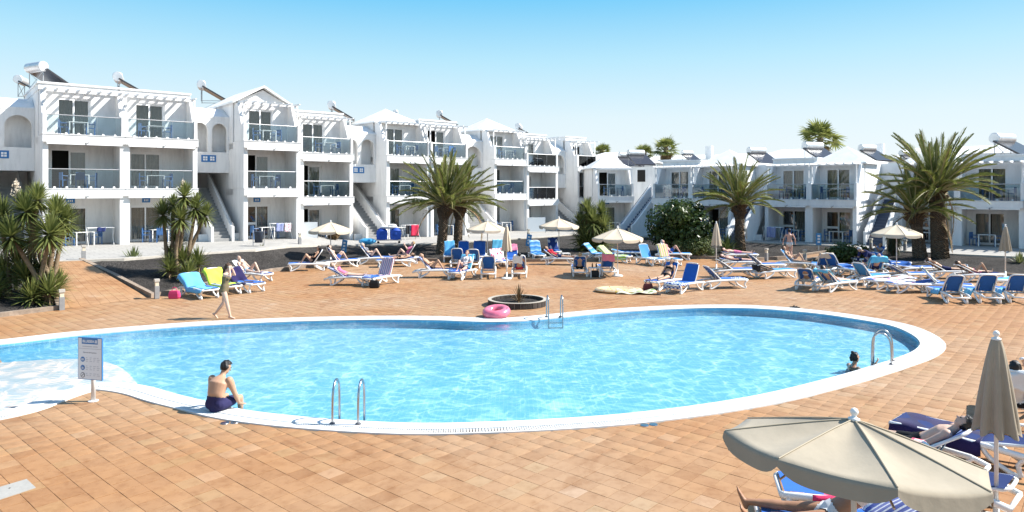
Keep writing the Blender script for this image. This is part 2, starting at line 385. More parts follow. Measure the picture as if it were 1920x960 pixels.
r2 = ramp(N, [(.35, (.55,.5,.45)), (.65, (1.2,1.15,1.1))]); L.new(no.outputs['Fac'], r2.inputs[0]); L.new(r2.outputs[0], mx.inputs[7]); L.new(mx.outputs[2], bs.inputs['Base Color'])
bp = N.new('ShaderNodeBump'); bp.inputs['Strength'].default_value = .9; bp.inputs['Distance'].default_value = .04; L.new(vo.outputs['Distance'], bp.inputs['Height']); L.new(bp.outputs[0], bs.inputs['Normal'])
def resample(pts, n):
    pts = [Vector(p) for p in pts]; d = [0]
    for i in range(len(pts)-1): d.append(d[-1]+(pts[i+1]-pts[i]).length)
    out = []
    for k in range(n):
        t = d[-1]*k/(n-1); i = max(j for j in range(len(d)) if d[j] <= t+1e-9); i = min(i, len(pts)-2)
        out.append(pts[i].lerp(pts[i+1], (t-d[i])/max(1e-9, d[i+1]-d[i])))
    return out
def bed(front, back, nm='gravel_bed', n=60, rows=8):
    f, k = resample(front, n), resample(back, n); b = MB(); rg = []
    for j in range(rows+1):
        t = j/rows; rg.append([tuple(p.lerp(q, t)+Vector((0,0,.05*math.sin(7*p.x+3*j)*math.sin(math.pi*t)*(.5+random.random()*.5)))) for p, q in zip(f, k)])
    b.loft(rg, False, False); return tag(b.build(nm, GRAVEL, smooth=True), kind='structure')
def E(i, dz=-.04): return edge[i]+Vector((0,0,dz))
frontC = [G(152,489,.92), G(215,519,.45), G(287,556,.04), G(340,545,.04), G(420,527,.04), G(510,508,.04), G(600,498,.04), G(657,493,.04), G(780,488,.04), G(992,489.5,.04), G(1106,488.5,.04), G(1287,482.5,.04), G(1413,487.5,.04), G(1470,484,.05), G(1545,474,.2), G(1618,465.5,.44)]
bed(frontC, [E(i) for i in range(4, 21)], n=90)
frontL = [G(-420,640,.04), G(-200,612,.04), G(0,592,.04), G(112,578,.04), G(95,535,.5), G(76,492,.9)]
bed([frontL[0], frontL[1], frontL[2], frontL[3]], [E(0), E(1), E(2), E(3)], n=40)
frontR = [G(1503,492,.04), G(1560,495,.04), G(1640,498,.04), G(1700,504,.04), G(1800,510,.04), G(1920,518,.04), G(2150,532,.04)]
bed(frontR, [G(1596,470,.42), G(1625,466,.44), E(21), E(22), E(23), E(24)], n=50)
kerb('bed_kerb', [p+Vector((0,0,.02)) for p in frontC], .18, .10, KERB)
kerb('bed_kerb', frontL, .18, .10, KERB); kerb('bed_kerb', [G(1590,471,.42)]+frontR, .18, .10, KERB)
kerb('terrace_kerb', [e+Vector((0,-.06,-.02)) for e in edge], .22, .05, mat('kerb_pale', (.50,.46,.40), .8, .2, noise=(4,.2)))

# tiled deck: squares laid on the diagonal; those that show largest are pieces of their own
TILE = mat('deck_tile', (.50, .27, .13), .62, .3)
N, L = nodes(TILE); bs = N['Principled BSDF']; g = N.new('ShaderNodeNewGeometry')
TS = .292
mp = N.new('ShaderNodeMapping'); mp.vector_type = 'POINT'; mp.inputs['Rotation'].default_value = (0, 0, -TILEDIR); L.new(g.outputs['Position'], mp.inputs[0])
sc_ = N.new('ShaderNodeVectorMath'); sc_.operation = 'SCALE'; sc_.inputs['Scale'].default_value = 1/TS; L.new(mp.outputs[0], sc_.inputs[0])
fl = N.new('ShaderNodeVectorMath'); fl.operation = 'FLOOR'; L.new(sc_.outputs[0], fl.inputs[0])
ml = N.new('ShaderNodeVectorMath'); ml.operation = 'MULTIPLY'; ml.inputs[1].default_value = (1, 1, 0); L.new(fl.outputs[0], ml.inputs[0])
wnz = N.new('ShaderNodeTexWhiteNoise'); wnz.noise_dimensions = '2D'; L.new(ml.outputs[0], wnz.inputs['Vector'])
big = N.new('ShaderNodeTexNoise'); big.inputs['Scale'].default_value = .16; big.inputs['Detail'].default_value = 3; L.new(g.outputs['Position'], big.inputs['Vector'])
r1 = ramp(N, [(.40, (.335,.175,.078)), (.5, (.345,.20,.103)), (.60, (.355,.22,.125))]); L.new(big.outputs['Fac'], r1.inputs[0])
r2 = ramp(N, [(0, (.86,.81,.76)), (.10, (.95,.93,.91)), (.5, (1,1,1)), (.84, (1.04,1.03,1.0)), (.93, (1.0,1.08,1.08)), (1, (1.12,1.22,1.4))]); L.new(wnz.outputs['Value'], r2.inputs[0])
mx = N.new('ShaderNodeMix'); mx.data_type = 'RGBA'; mx.blend_type = 'MULTIPLY'; mx.inputs[0].default_value = 1; L.new(r1.outputs[0], mx.inputs[6]); L.new(r2.outputs[0], mx.inputs[7])
fn = N.new('ShaderNodeTexNoise'); fn.inputs['Scale'].default_value = 5; fn.inputs['Detail'].default_value = 8; fn.inputs['Roughness'].default_value = .7; L.new(g.outputs['Position'], fn.inputs['Vector'])
r3 = ramp(N, [(.33, (.80,.74,.68)), (.52, (1,1,1)), (.72, (1.06,1.05,1.04))]); L.new(fn.outputs['Fac'], r3.inputs[0])
mx2 = N.new('ShaderNodeMix'); mx2.data_type = 'RGBA'; mx2.blend_type = 'MULTIPLY'; mx2.inputs[0].default_value = .9; L.new(mx.outputs[2], mx2.inputs[6]); L.new(r3.outputs[0], mx2.inputs[7])
# spilled-water stains
st = N.new('ShaderNodeTexNoise'); st.inputs['Scale'].default_value = .55; st.inputs['Detail'].default_value = 7; st.inputs['Distortion'].default_value = 2; L.new(g.outputs['Position'], st.inputs['Vector'])
r4 = ramp(N, [(.575, (1,1,1)), (.66, (.80,.72,.64))]); L.new(st.outputs['Fac'], r4.inputs[0])
mx3 = N.new('ShaderNodeMix'); mx3.data_type = 'RGBA'; mx3.blend_type = 'MULTIPLY'; mx3.inputs[0].default_value = .8; L.new(mx2.outputs[2], mx3.inputs[6]); L.new(r4.outputs[0], mx3.inputs[7])
L.new(mx3.outputs[2], bs.inputs['Base Color'])
bp = N.new('ShaderNodeBump'); bp.inputs['Strength'].default_value = .12; bp.inputs['Distance'].default_value = .02; L.new(fn.outputs['Fac'], bp.inputs['Height']); L.new(bp.outputs[0], bs.inputs['Normal'])

deck_poly = [(-26,2),(30,2),(42,26)]+[(p.x, p.y) for p in reversed(frontR)]+[(p.x,p.y) for p in (G(1545,474,.2),)]+[(p.x, p.y) for p in reversed(frontC[2:14])]+[(p.x, p.y) for p in (G(270,559),)]+[(p.x, p.y) for p in reversed(frontL[0:4])]+[(-30,18)]
ca, sa = math.cos(TILEDIR), math.sin(TILEDIR)
I, J = np.meshgrid(np.arange(-220, 220), np.arange(-220, 220), indexing='ij'); I, J = I.ravel(), J.ravel()
cx = (I+.5)*TS*ca-(J+.5)*TS*sa; cy_ = (I+.5)*TS*sa+(J+.5)*TS*ca
keep = (cy_ > 4) & (np.abs(cx) < cy_*.78+3)
I, J, cx, cy_ = I[keep], J[keep], cx[keep], cy_[keep]
keep = in_poly(cx, cy_, deck_poly) & ~in_poly(cx, cy_, [(p.x, p.y) for p in O[.56]])
I, J, cx, cy_ = I[keep], J[keep], cx[keep], cy_[keep]
hh = TS/2-.003
def tile_verts(jit):
    return [(-hh,-hh,-.03),(hh,-hh,-.03),(hh,hh,-.03),(-hh,hh,-.03),(-hh,-hh,-.001),(hh,-hh,-.001),(hh,hh,-.001),(-hh,hh,-.001),(-hh+.004,-hh+.004,0),(hh-.004,-hh+.004,0),(hh-.004,hh-.004,0),(-hh+.004,hh-.004,0)]
TF = [(8,9,10,11)]+[(4+i, 4+(i+1) % 4, 8+(i+1) % 4, 8+i) for i in range(4)]+[(i, (i+1) % 4, 4+(i+1) % 4, 4+i) for i in range(4)]
inview = (np.abs(cx)/cy_*1300 < 960) & (cy_ > 8.58)
order = np.argsort(np.where(inview, cy_, 1e6))
near = np.zeros(len(cx), bool); near[order[:300]] = True
tv = np.array(tile_verts(0)); rot = np.array([[ca,-sa],[sa,ca]])
tb = MB(); tb.v = [tuple(p) for p in tv]; tb.f = TF; tb.m = [0]*len(TF); tile_me = tb.mesh('tile', TILE)
for x, y in zip(cx[near], cy_[near]):
    o = inst('tile', tile_me, ground, (x, y, random.uniform(-.0015, .0025)), (random.gauss(0, .004), random.gauss(0, .004), TILEDIR+random.gauss(0, .004)))
fx, fy = cx[~near], cy_[~near]; nf = len(fx)
tr2 = tv.copy(); tr2[:, :2] = tv[:, :2] @ rot.T
V = (tr2[None]+np.stack([fx, fy, rng.uniform(-.0015, .002, nf)], 1)[:, None]).reshape(-1, 3)
V[:, 2] += 0
F = (np.array(TF)[None]+12*np.arange(nf)[:, None, None]).reshape(-1, 4)
me = bpy.data.meshes.new('deck_tiles'); me.vertices.add(len(V)); me.vertices.foreach_set('co', V.ravel())
me.loops.add(F.size); me.loops.foreach_set('vertex_index', F.ravel()); me.polygons.add(len(F)); me.polygons.foreach_set('loop_start', np.arange(0, F.size, 4))
me.materials.append(TILE); me.update(calc_edges=True); me.validate()
o = bpy.data.objects.new('deck_tiles', me); link(o, ground); tag(o, kind='stuff')
# orange ramps from the deck to the terrace
def ramp_path(p00, p10, p11, p01):
    """a sloping sheet with its own tiles, corners in order round the ramp"""
    nu = max(2, int((p10-p00).length/.3)); nv = max(2, int((p01-p00).length/.3)); b = MB(); q = lambda u, v: p00.lerp(p10, u).lerp(p01.lerp(p11, u), v)
    o = tag(grid(lambda u, v: q(u, v), nu, nv).build('ramp_path', GROUT), kind='structure')
    for i in range(nu):
        for j in range(nv):
            g_ = .012; c = [q((i+g_)/nu, (j+g_)/nv), q((i+1-g_)/nu, (j+g_)/nv), q((i+1-g_)/nu, (j+1-g_)/nv), q((i+g_)/nu, (j+1-g_)/nv)]; up_ = Vector((0,0,.006+random.uniform(0,.002)))
            b.add(c+[v+up_ for v in c], [(4,5,6,7),(0,1,5,4),(1,2,6,5),(2,3,7,6),(3,0,4,7)])
    tag(b.build('ramp_tiles', TILE, o), kind='stuff')
ramp_path(G(112,580,.0), G(277,558.5,.0), edge[4]+Vector((.1,0,.004)), edge[3]+Vector((0,0,.004)))
ramp_path(G(1470,484,.005), G(1503,492,.005), G(1600,470.5,.42), G(1548,474,.22)); ramp_path(G(1548,474,.224), G(1600,470.5,.424), edge[20]+Vector((.5,0,.004)), edge[20]+Vector((-.9,0,.004)))
# ------------------------------------------------------------------ apartment buildings
def wall_with_door(parent, x0, x1, y0, y1, z0, z1, dx0, dx1, dz, m):
    b = MB(); b.box(x0, dx0, y0, y1, z0, z1); b.box(dx1, x1, y0, y1, z0, z1); b.box(dx0, dx1, y0, y1, z0+dz, z1)
    return b.build('back_wall', m, parent)
def curtain_mesh(w, h, m, n=26):
    b = grid(lambda u, v: (u*w, .035*math.sin(u*w*34)+.012*math.sin(u*w*11), v*h), n, 1); return b.mesh('curtain', m, True)
CUR = {}
def curtain(parent, x, y, z, w, h, m):
    k = (round(w,2), round(h,2), m.name)
    if k not in CUR: CUR[k] = curtain_mesh(w, h, m)
    return inst('curtain', CUR[k], parent, (x, y, z))
def slide_door(block, x0, x1, y, z, h, style):
    """two leaves in a white frame; style a: curtains drawn, b: one leaf open and dark, c: panelled door and glass leaf, d: dark glass"""
    w = x1-x0; f = MB(); t = .06
    f.box(x0, x1, y-.05, y+.05, z+h-t, z+h); f.box(x0, x0+t, y-.05, y+.05, z, z+h-t); f.box(x1-t, x1, y-.05, y+.05, z, z+h-t); f.box(x0+t, x1-t, y-.05, y+.05, z, z+.05)
    fr = f.build('door', PVC, block); mid = (x0+x1)/2
    for k, (a, c) in enumerate(((x0+t, mid+.04), (mid-.04, x1-t))):
        yy = y+(.025 if k else -.02)
        if style == 'b' and k == 0: continue
        lf = MB(); s = .085
        lf.box(a, a+s, yy-.02, yy+.02, z+.05, z+h-t); lf.box(c-s, c, yy-.02, yy+.02, z+.05, z+h-t); lf.box(a+s, c-s, yy-.02, yy+.02, z+.05, z+.15); lf.box(a+s, c-s, yy-.02, yy+.02, z+h-t-s, z+h-t)
        if style == 'c' and k == 0: lf.box(a+s, c-s, yy-.02, yy+.02, z+.85, z+1.0)
        if k == 0 and style == 'c': lf.box(c-.06, c-.03, yy-.05, yy-.02, z+1.0, z+1.14)
        lf.build('door_leaf', PVC, fr)
        p = MB(); p.box(a+s, c-s, yy-.005, yy+.005, z+.15, z+h-t-s); p.build('glass_pane', PANE, fr)
    if style == 'a':
        curtain(block, x0+.06, y+.085, z+.03, w*.46, h-.1, CURTAIN); curtain(block, mid+.1, y+.09, z+.03, w*.36, h-.1, CURTAIN)
    elif style == 'b': curtain(block, mid+.02, y+.09, z+.03, w*.45, h-.1, CURTAINW)
    elif style == 'c': curtain(block, mid+.12, y+.09, z+.03, w*.34, h-.1, CURTAIN)
    elif style == 'd': curtain(block, x0+.06, y+.09, z+.03, w*.22, h-.1, CURTAINW)
    return fr
def railing(block, x0, x1, y, z):
    n = 3 if x1-x0 > 3 else 2; w = (x1-x0)/n
    for k in range(n):
        p = MB(); p.box(x0+k*w+.015, x0+(k+1)*w-.015, y-.006, y+.006, z+.05, z+.98); p.build('railing_glass', GLASS, block)
    r = MB(); r.tube([(x0-.01, y, z+1.0), (x1+.01, y, z+1.0)], .024, 8); r.build('handrail', RAIL, block)
    for k in range(n):
        for q in (.25, .75):
            c = MB(); x = x0+(k+q)*w; c.box(x-.05, x+.05, y-.03, y+.03, z+.004, z+.09); c.build('glass_clamp', TRIM, block)
def plaque(block, x, y, z, w=.42, h=.26, two=False, m=None):
    b = MB(); b.box(x-w/2, x+w/2, y-.02, y, z-h/2, z+h/2); p = b.build('number_plaque', BLUESIGN, block)
    c = MB(); cs = [-.24*w, .24*w] if two else [-.2*w, 0, .2*w]
    s = h*(.13 if two else .1)
    for cx_ in cs:
        if two:
            for ax in (-1, 1):
                for az in (-1, 1): c.box(x+cx_+ax*s*1.25-s, x+cx_+ax*s*1.25+s, y-.026, y-.021, z+az*s*1.25-s, z+az*s*1.25+s)
        else:
            c.box(x+cx_-s*.8, x+cx_+s*.8, y-.026, y-.021, z-s*2.2, z+s*2.2)
    c.build('plaque_emblem', TRIM, p)
def awning_box(block, x0, x1, z):
    g = x0+(x1-x0)*.5
    for a, c in ((x0, g-.03), (g+.05, x1)):
        b = MB(); b.box(a, c, -.17, -.06, z-.11, z-.01); b.build('awning_cassette', PVC, block)
    b = MB(); b.tube([(g, -.18, z-.12), (g+.06, -.2, z-.02), (g+.16, -.2, z+.03)], .02, 6); b.build('awning_arm', RAIL, block)
STY = ['a', 'b', 'a', 'c', 'd', 'a', 'c', 'b']
DB = 1.9                                                             # depth of the loggias
BAYS = {}
def bay(block, x0, w, zg, z1, z2, floors=3, styles='aba', roof='flat', left=True, right=True, D=8.5, m=None, hip=0, key=None):
    """one stack of flats: loggias below, open balcony with pergola on top. heights are local to the block; z2 is the top balcony floor"""
    m = m or WALL; x1 = x0+w; tw = .24
    levels = [zg, z1, z2] if floors == 3 else [zg, z2]
    top = levels[-1]
    for k, z in enumerate(levels[:-1]):
        zn = levels[k+1]; zc = zn-.42                                  # ceiling
        zb = z if k else z-.6
        for a in (x0, x1-tw):
            b = MB(); b.box(a, a+tw, 0, DB, zb, zc); b.build('party_wall', m, block)
        b = MB(); b.box(x0-.02, x1+.02, -.14, 0, zc, zn-.03); b.box(x0, x1, 0, DB+1.2, zc, zn-.06); b.box(x0-.04, x1+.04, -.17, -.02, zn-.03, zn)
        b.box(x0+.01, x1-.01, -.02, DB, zn-.06, zn-.006)
        b.build('floor_slab', [m], block)
        dh = 2.1; dw = 1.75; d0 = x0+(.55 if w > 3.2 else .4)
        wall_with_door(block, x0+tw, x1-tw, DB, DB+.18, zb, zc, d0, d0+dw, dh+(z-zb), m)
        slide_door(block, d0, d0+dw, DB+.08, z, dh, styles[k])
        awning_box(block, x0+.15, x1-.15, zc)
        if k: railing(block, x0+tw, x1-tw, .06, z)
        else: plaque(block, d0+.9, DB-.002, z+dh+.28)
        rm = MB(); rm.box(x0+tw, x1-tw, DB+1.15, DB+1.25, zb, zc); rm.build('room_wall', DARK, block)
    # top floor
    z = top; yb = 1.65; hh_ = 2.42
    d0 = x0+(.75 if w > 3.2 else .5); dw = 1.65
    wall_with_door(block, x0+.16, x1-.16, yb, yb+.18, z, z+hh_, d0, d0+dw, 2.1, m); slide_door(block, d0, d0+dw, yb+.08, z, 2.1, styles[-1])
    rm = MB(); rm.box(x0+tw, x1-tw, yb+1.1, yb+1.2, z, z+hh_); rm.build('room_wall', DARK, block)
    prof = [(0, z), (0, z+1.08), (.22, z+1.08), (.26, z+.98), (.42, z+1.0), (1.05, z+2.30), (yb, z+2.38), (yb, z)]
    for a in (x0, x1-.16):
        b = MB(); b.prism(prof, a, a+.16, 'x'); b.build('slanted_fin', m, block)
    railing(block, x0+.18, x1-.18, .07, z)
    pg = MB(); pg.box(x0+.05, x1-.05, .2, .27, z+2.2, z+2.29); pg.build('pergola_beam', TRIM, block)
    nr = max(4, int(w/.44)); rb = MB(); rb.prism([(-.35, z+2.30), (-.35, z+2.36), (yb, z+2.46), (yb, z+2.30)], -.04, .04, 'x'); rme = rb.mesh('pergola_rafter', TRIM)
    for k in range(nr): inst('pergola_rafter', rme, block, (x0+.16+(w-.32)*k/(nr-1), 0, 0))
    for a in (x0+.06, x1-.14):
        b = MB(); b.box(a, a+.08, .2, .27, z+1.085, z+2.2); b.build('pergola_post', TRIM, block)
    # upper body and roof
    if left: b = MB(); b.box(x0, x0+tw, DB if floors else 0, D, zg-.6, z+hh_); b.build('side_wall', m, block)
    if right: b = MB(); b.box(x1-tw, x1, DB, D, zg-.6, z+hh_); b.build('side_wall', m, block)
    b = MB(); b.box(x0+tw, x1-tw, D-.2, D, zg-.6, z+hh_); b.build('rear_wall', m, block)
    if roof == 'flat':
        b = MB(); b.box(x0-.03, x1+.03, yb-.12, D, z+hh_, z+hh_+.32); b.build('roof', m, block)
        b = MB(); b.box(x0-.08, x1+.08, yb-.18, D+.05, z+hh_+.322, z+hh_+.42); b.build('roof_coping', TRIM, block)
    elif roof == 'hip':
        b = MB(); zb_ = z+hh_+.02; cx0 = (x0+x1)/2; e = .22; H = hip or 1.15; dd = min(w+.5, 4.2)
        b.add([(x0-e, yb-.35, zb_), (x1+e, yb-.35, zb_), (x1+e, yb-.35+dd, zb_), (x0-e, yb-.35+dd, zb_), (cx0, yb-.35+dd/2, zb_+H),
               (x0-e, yb-.35, zb_-.1), (x1+e, yb-.35, zb_-.1), (x1+e, yb-.35+dd, zb_-.1), (x0-e, yb-.35+dd, zb_-.1)],
              [(0,1,4),(1,2,4),(2,3,4),(3,0,4),(5,6,1,0),(6,7,2,1),(7,8,3,2),(8,5,0,3),(8,7,6,5)]); b.build('roof', ROOF, block)
        b = MB(); b.box(x0, x1, yb+dd-.6, D, z+hh_, z+hh_+.2); b.build('flat_roof', ROOF, block)
    elif roof == 'gable':
        e = .18; cx0 = (x0+x1)/2; H = 1.0; zb_ = z+hh_
        b = MB(); b.prism([(x0, zb_), (x1, zb_), (cx0, zb_+H*.88)], yb, yb+.16, 'y'); b.build('gable_wall', m, block)
        b = MB()
        for s in (-1, 1):
            xe = cx0+s*((x1-x0)/2+e); ye = zb_-.1
            b.add([(xe, yb-.3, ye), (cx0, yb-.3, zb_+H), (cx0, D-1.8, zb_+H), (xe, D, ye), (xe, yb-.3, ye+.13), (cx0, yb-.3, zb_+H+.13), (cx0, D-1.8, zb_+H+.13), (xe, D, ye+.13)],
                  [(0,1,2,3),(7,6,5,4),(0,4,5,1),(1,5,6,2),(2,6,7,3),(3,7,4,0)])
        b.build('roof', ROOF, block)

def arch_wall(parent, x0, x1, y0, y1, z0, z1, m, n=2):
    """a wall pierced by round-headed arches"""
    w = (x1-x0)/n; pieces = MB(); zs = z1-.25
    for k in range(n):
        a, c = x0+k*w, x0+(k+1)*w; p = .13; r = (w-2*p)/2; xm = (a+c)/2; zc = zs-r-.05
        for yy, flip in ((y0, False), (y1, True)):
            pts = [(xm+r*math.cos(t), zc+r*math.sin(t)) for t in [math.pi*i/12 for i in range(13)]]
            for i in range(12):
                q = [(pts[i][0], yy, pts[i][1]), (pts[i][0], yy, z1), (pts[i+1][0], yy, z1), (pts[i+1][0], yy, pts[i+1][1])]
                pieces.add(q, [(0,1,2,3) if flip else (3,2,1,0)])
            for xa, xb in ((a, xm-r), (xm+r, c)):
                q = [(xa, yy, z0), (xb, yy, z0), (xb, yy, z1), (xa, yy, z1)]; pieces.add(q, [(3,2,1,0) if flip else (0,1,2,3)])
        path = [(xm-r, z0)]+[(xm-r*math.cos(t), zc+r*math.sin(t)) for t in [math.pi*i/12 for i in range(13)]]+[(xm+r, z0)]
        for i in range(len(path)-1):
            (xa, za), (xb, zb) = path[i], path[i+1]; pieces.add([(xa,y0,za),(xb,y0,zb),(xb,y1,zb),(xa,y1,za)], [(0,1,2,3)])
    return pieces.build('arch_wall', m, parent)
STAIRM = mat('grey_stair', (.30, .295, .285), .8, .2, noise=(3, .2))
def stairwell(block, x0, w, zg, z1, z2, m=None, y0=-1.1, steps=17, arches=True, sign=True, step_m=None, run=.27, halfw=None):
    m = m or WALL; x1 = x0+w; sx0, sx1 = x0+.62, x1-.62
    if halfw: sx0, sx1 = halfw
    rise = (z1-zg)/steps; sb = MB(); sb.box(sx0, sx1, 0, run, -rise, rise); sme = sb.mesh('step', step_m or STAIRM)
    for k in range(steps): inst('step', sme, block, (0, y0+k*run, zg+k*rise))
    ye = y0+steps*run
    for a, sgn in ((sx0-.14, -1), (sx1, 1)):
        b = MB(); b.prism([(y0-.1, zg-.5), (y0-.1, zg+.85), (y0+.25, zg+.95), (ye, z1+.9), (ye, z1-.4), (y0+1.6, zg-.5)], a, a+.14, 'x'); b.build('stair_parapet', m, block)
        b = MB(); b.tube([(a+.07, y0-.05, zg+.8), (a+.07, y0-.05, zg+1.0), (a+.07, y0+.25, zg+1.12), (a+.07, ye, z1+1.1)], .03, 8); b.build('handrail', RAIL, block)
    for a, c in ((x0, sx0-.14), (sx1+.14, x1)):
        b = MB(); b.box(a, c, -.55, -.4, zg-.5, zg+.42); b.build('low_wall', m, block)
    b = MB(); b.box(x0, x1, ye+1.6, ye+1.75, zg-.5, z2+(1.6 if arches else .25)); b.build('rear_wall', m, block)
    b = MB(); b.box(x0, x1, ye, ye+1.6, z1-.25, z1-.01); b.build('landing', m, block)
    if arches:
        ya, yb = 1.25, 1.43; zl = z1+.95
        b = MB(); b.box(x0, x1, ya, yb, zl, zl+1.25); b.box(x0, x1, yb, ye+1.6, zl, zl+.2); b.build('half_landing', m, block)
        arch_wall(block, x0, x1, ya, yb, zl+1.25, zl+3.3, m)
        b = MB(); b.box(x0, x1, yb+.55, yb+.7, zl+.2, zl+3.6); b.build('recess_wall', m, block)
        b = MB(); b.prism([(ya-.02, zl+3.3), (ya-.02, zl+3.42), (ya+1.1, zl+4.0), (ye+1.7, zl+4.1), (ye+1.7, zl+3.9), (ya+1.1, zl+3.8), (ya+.3, zl+3.3)], x0+.005, x1-.005, 'x'); b.build('stair_roof', m, block)
        b = MB(); b.tube([(x0+.5, yb+.3, zl+1.1), (x0+.15, yb+2.4, zl+2.6)], .035, 8); b.build('handrail', RAIL, block)
        if sign: plaque(block, x0+w*.47, ya-.002, zl+.85, .85, .42, True)

TH = R(40); cT, sT = math.cos(TH), math.sin(TH)
def at_px(px, Y): return Vector(((px-960)/FPX*Y, Y))
def width_to(p, px):
    k = (px-960)/FPX; return (k*p.y-p.x)/(cT-k*sT)
blocks = {}
def left_block(key, label, units):
    """units: (left pixel, right pixel, distance, ground z, slab2 z, styles, roof)"""
    first = units[0]; p0 = at_px(first[0], first[2]); zb = first[3]
    blk = empty('apartment_building', (p0.x, p0.y, zb), TH); tag(blk, label, 'building', 'three storey buildings in a stepped row')
    ends = []
    for i, (pl, pr, Y, zg, zs2, sty, roof) in enumerate(units):
        p = at_px(pl, Y); w = width_to(p, pr); d = p-p0
        lx = d.x*cT+d.y*sT; ly = -d.x*sT+d.y*cT
        sub = blk
        z2 = zs2-zb; z1 = z2-2.8; nb = 2 if w > 5 else 1
        for k in range(nb):
            # every stack sits at its own distance from the street: shift its meshes through a local offset
            before = set(blk.children)
            bay(blk, 0, w/nb, zg-zb, z1, z2, 3, sty[k*3:k*3+3], roof[k] if isinstance(roof, (list, tuple)) else roof, True, True)
            for o in set(blk.children)-before: o.location = o.location+Vector((lx+k*w/nb+.001*k, ly, 0))
        ends.append((lx, ly, w, p))
    blocks[key] = (blk, p0, zb, units, ends)
    return blk
B0 = left_block('0', 'white three storey building cut by the left edge of the photo', [(-330, -62, 31.6, .98, 6.84, 'abaacb', 'flat')])
B1 = left_block('1', 'wide white three storey building with two flats per floor, left of the gabled one', [(80, 370, 35.3, .96, 6.83, 'cbaaaa', 'flat')])
B2 = left_block('2', 'white three storey building with a gabled roof and stepped balconies', [(457, 563, 40.7, .93, 6.84, 'cba', 'gable'), (563, 662, 43.6, .62, 6.29, 'bba', 'flat')])
B3 = left_block('3', 'white three storey building behind the two trunks of the central palms', [(725, 806, 47.6, .55, 6.32, 'aba', 'hip'), (808, 877, 49.8, .55, 6.3, 'cab', 'flat')])
B4 = left_block('4', 'white three storey building right of the central palms with a pyramid roof', [(927, 987, 55.6, .50, 6.42, 'ada', 'hip'), (988, 1046, 57.6, .42, 5.92, 'cba', 'flat')])
B5 = left_block('5', 'narrow white three storey building at the far end of the stepped row', [(1083, 1120, 62.5, .40, 6.0, 'aba', 'flat')])
def stair_between(key, lx, ly, w, zg, slab2, arches=True):
    blk, p0, zb, u, e = blocks[key]; before = set(blk.children)
    stairwell(blk, 0, w, zg-zb, slab2-zb-2.8, slab2-zb, arches=arches)
    for o in set(blk.children)-before: o.location = o.location+Vector((lx, ly, 0))
def gap(ka, kb):
    """fill the gap between the right end of block ka and the left end of block kb with a stairwell of ka"""
    blk, p0, zb, u, e = blocks[ka]; lx, ly, w, p = e[-1]
    blk2, q0, zb2, u2, e2 = blocks[kb]; d = q0-p0; rx = d.x*cT+d.y*sT; ry = -d.x*sT+d.y*cT
    stair_between(ka, lx+w+.006, max(ly, ry)+.25, rx-lx-w-.012, (u[-1][3]+u2[0][3])/2, (u[-1][4]))
for a, c in ('01', '12', '23', '34', '45'): gap(a, c)

# two storey buildings on the right
TR = R(-42)
def right_block(label, px, Y, zg, slab, bays, m=WALLR, extra=None):
    p0 = at_px(px, Y); blk = empty('apartment_building', (p0.x, p0.y, zg), TR); tag(blk, label, 'building', 'two storey buildings across the back')
    x = 0
    for k, (w, sty, roof, dy) in enumerate(bays):
        before = set(blk.children)
        bay(blk, 0, w, 0, None, slab-zg, 2, sty, roof, True, True, D=7.5, m=m)
        for o in set(blk.children)-before: o.location = o.location+Vector((x, dy, 0))
        x += w+.004
    return blk, x
def add_stair(blk, x, y, w, h, run=.27, step_m=None, m=WALLR):
    before = set(blk.children); stairwell(blk, 0, w, 0, h, h+2.2, m, -2.6, 16, False, False, step_m, run)
    for o in set(blk.children)-before: o.location = o.location+Vector((x, y, 0))
BLUESTEP = mat('blue_grey_step', (.10, .12, .17), .7, .2)
p6 = at_px(1121, 58.0)
B6 = empty('apartment_building', (p6.x, p6.y, .42), R(8)); tag(B6, 'small white two storey house with a pyramid roof between the two rows', 'building', 'two storey buildings across the back')
bay(B6, 0, 3.1, 0, None, 2.95, 2, 'cb', 'hip', True, True, D=6.5)
R1, x = right_block('white two storey building behind the dark round shrub', 1224, 52.4, .46, 3.32, [(3.1, 'ca', 'flat', 0), (3.1, 'ba', 'hip', 0)]); add_stair(R1, -2.1, .6, 2.1, 2.86, .27, BLUESTEP)
add_stair(R1, x+.01, .8, 2.0, 2.86, .27, BLUESTEP)
R2, x = right_block('white two storey building with a pyramid roof between the two palm groups', 1434, 47.9, .47, 3.30, [(2.95, 'ca', 'flat', 0), (2.95, 'ca', 'hip', 0)]); add_stair(R2, x+.01, 2.3, 2.2, 2.83, .27, BLUESTEP)
R3, x = right_block('white two storey building behind the tall palms at the right edge', 1683, 45.2, .47, 3.28, [(3.3, 'ca', 'hip', 0), (3.35, 'aa', 'flat', 0), (3.4, 'ca', 'flat', 0)])
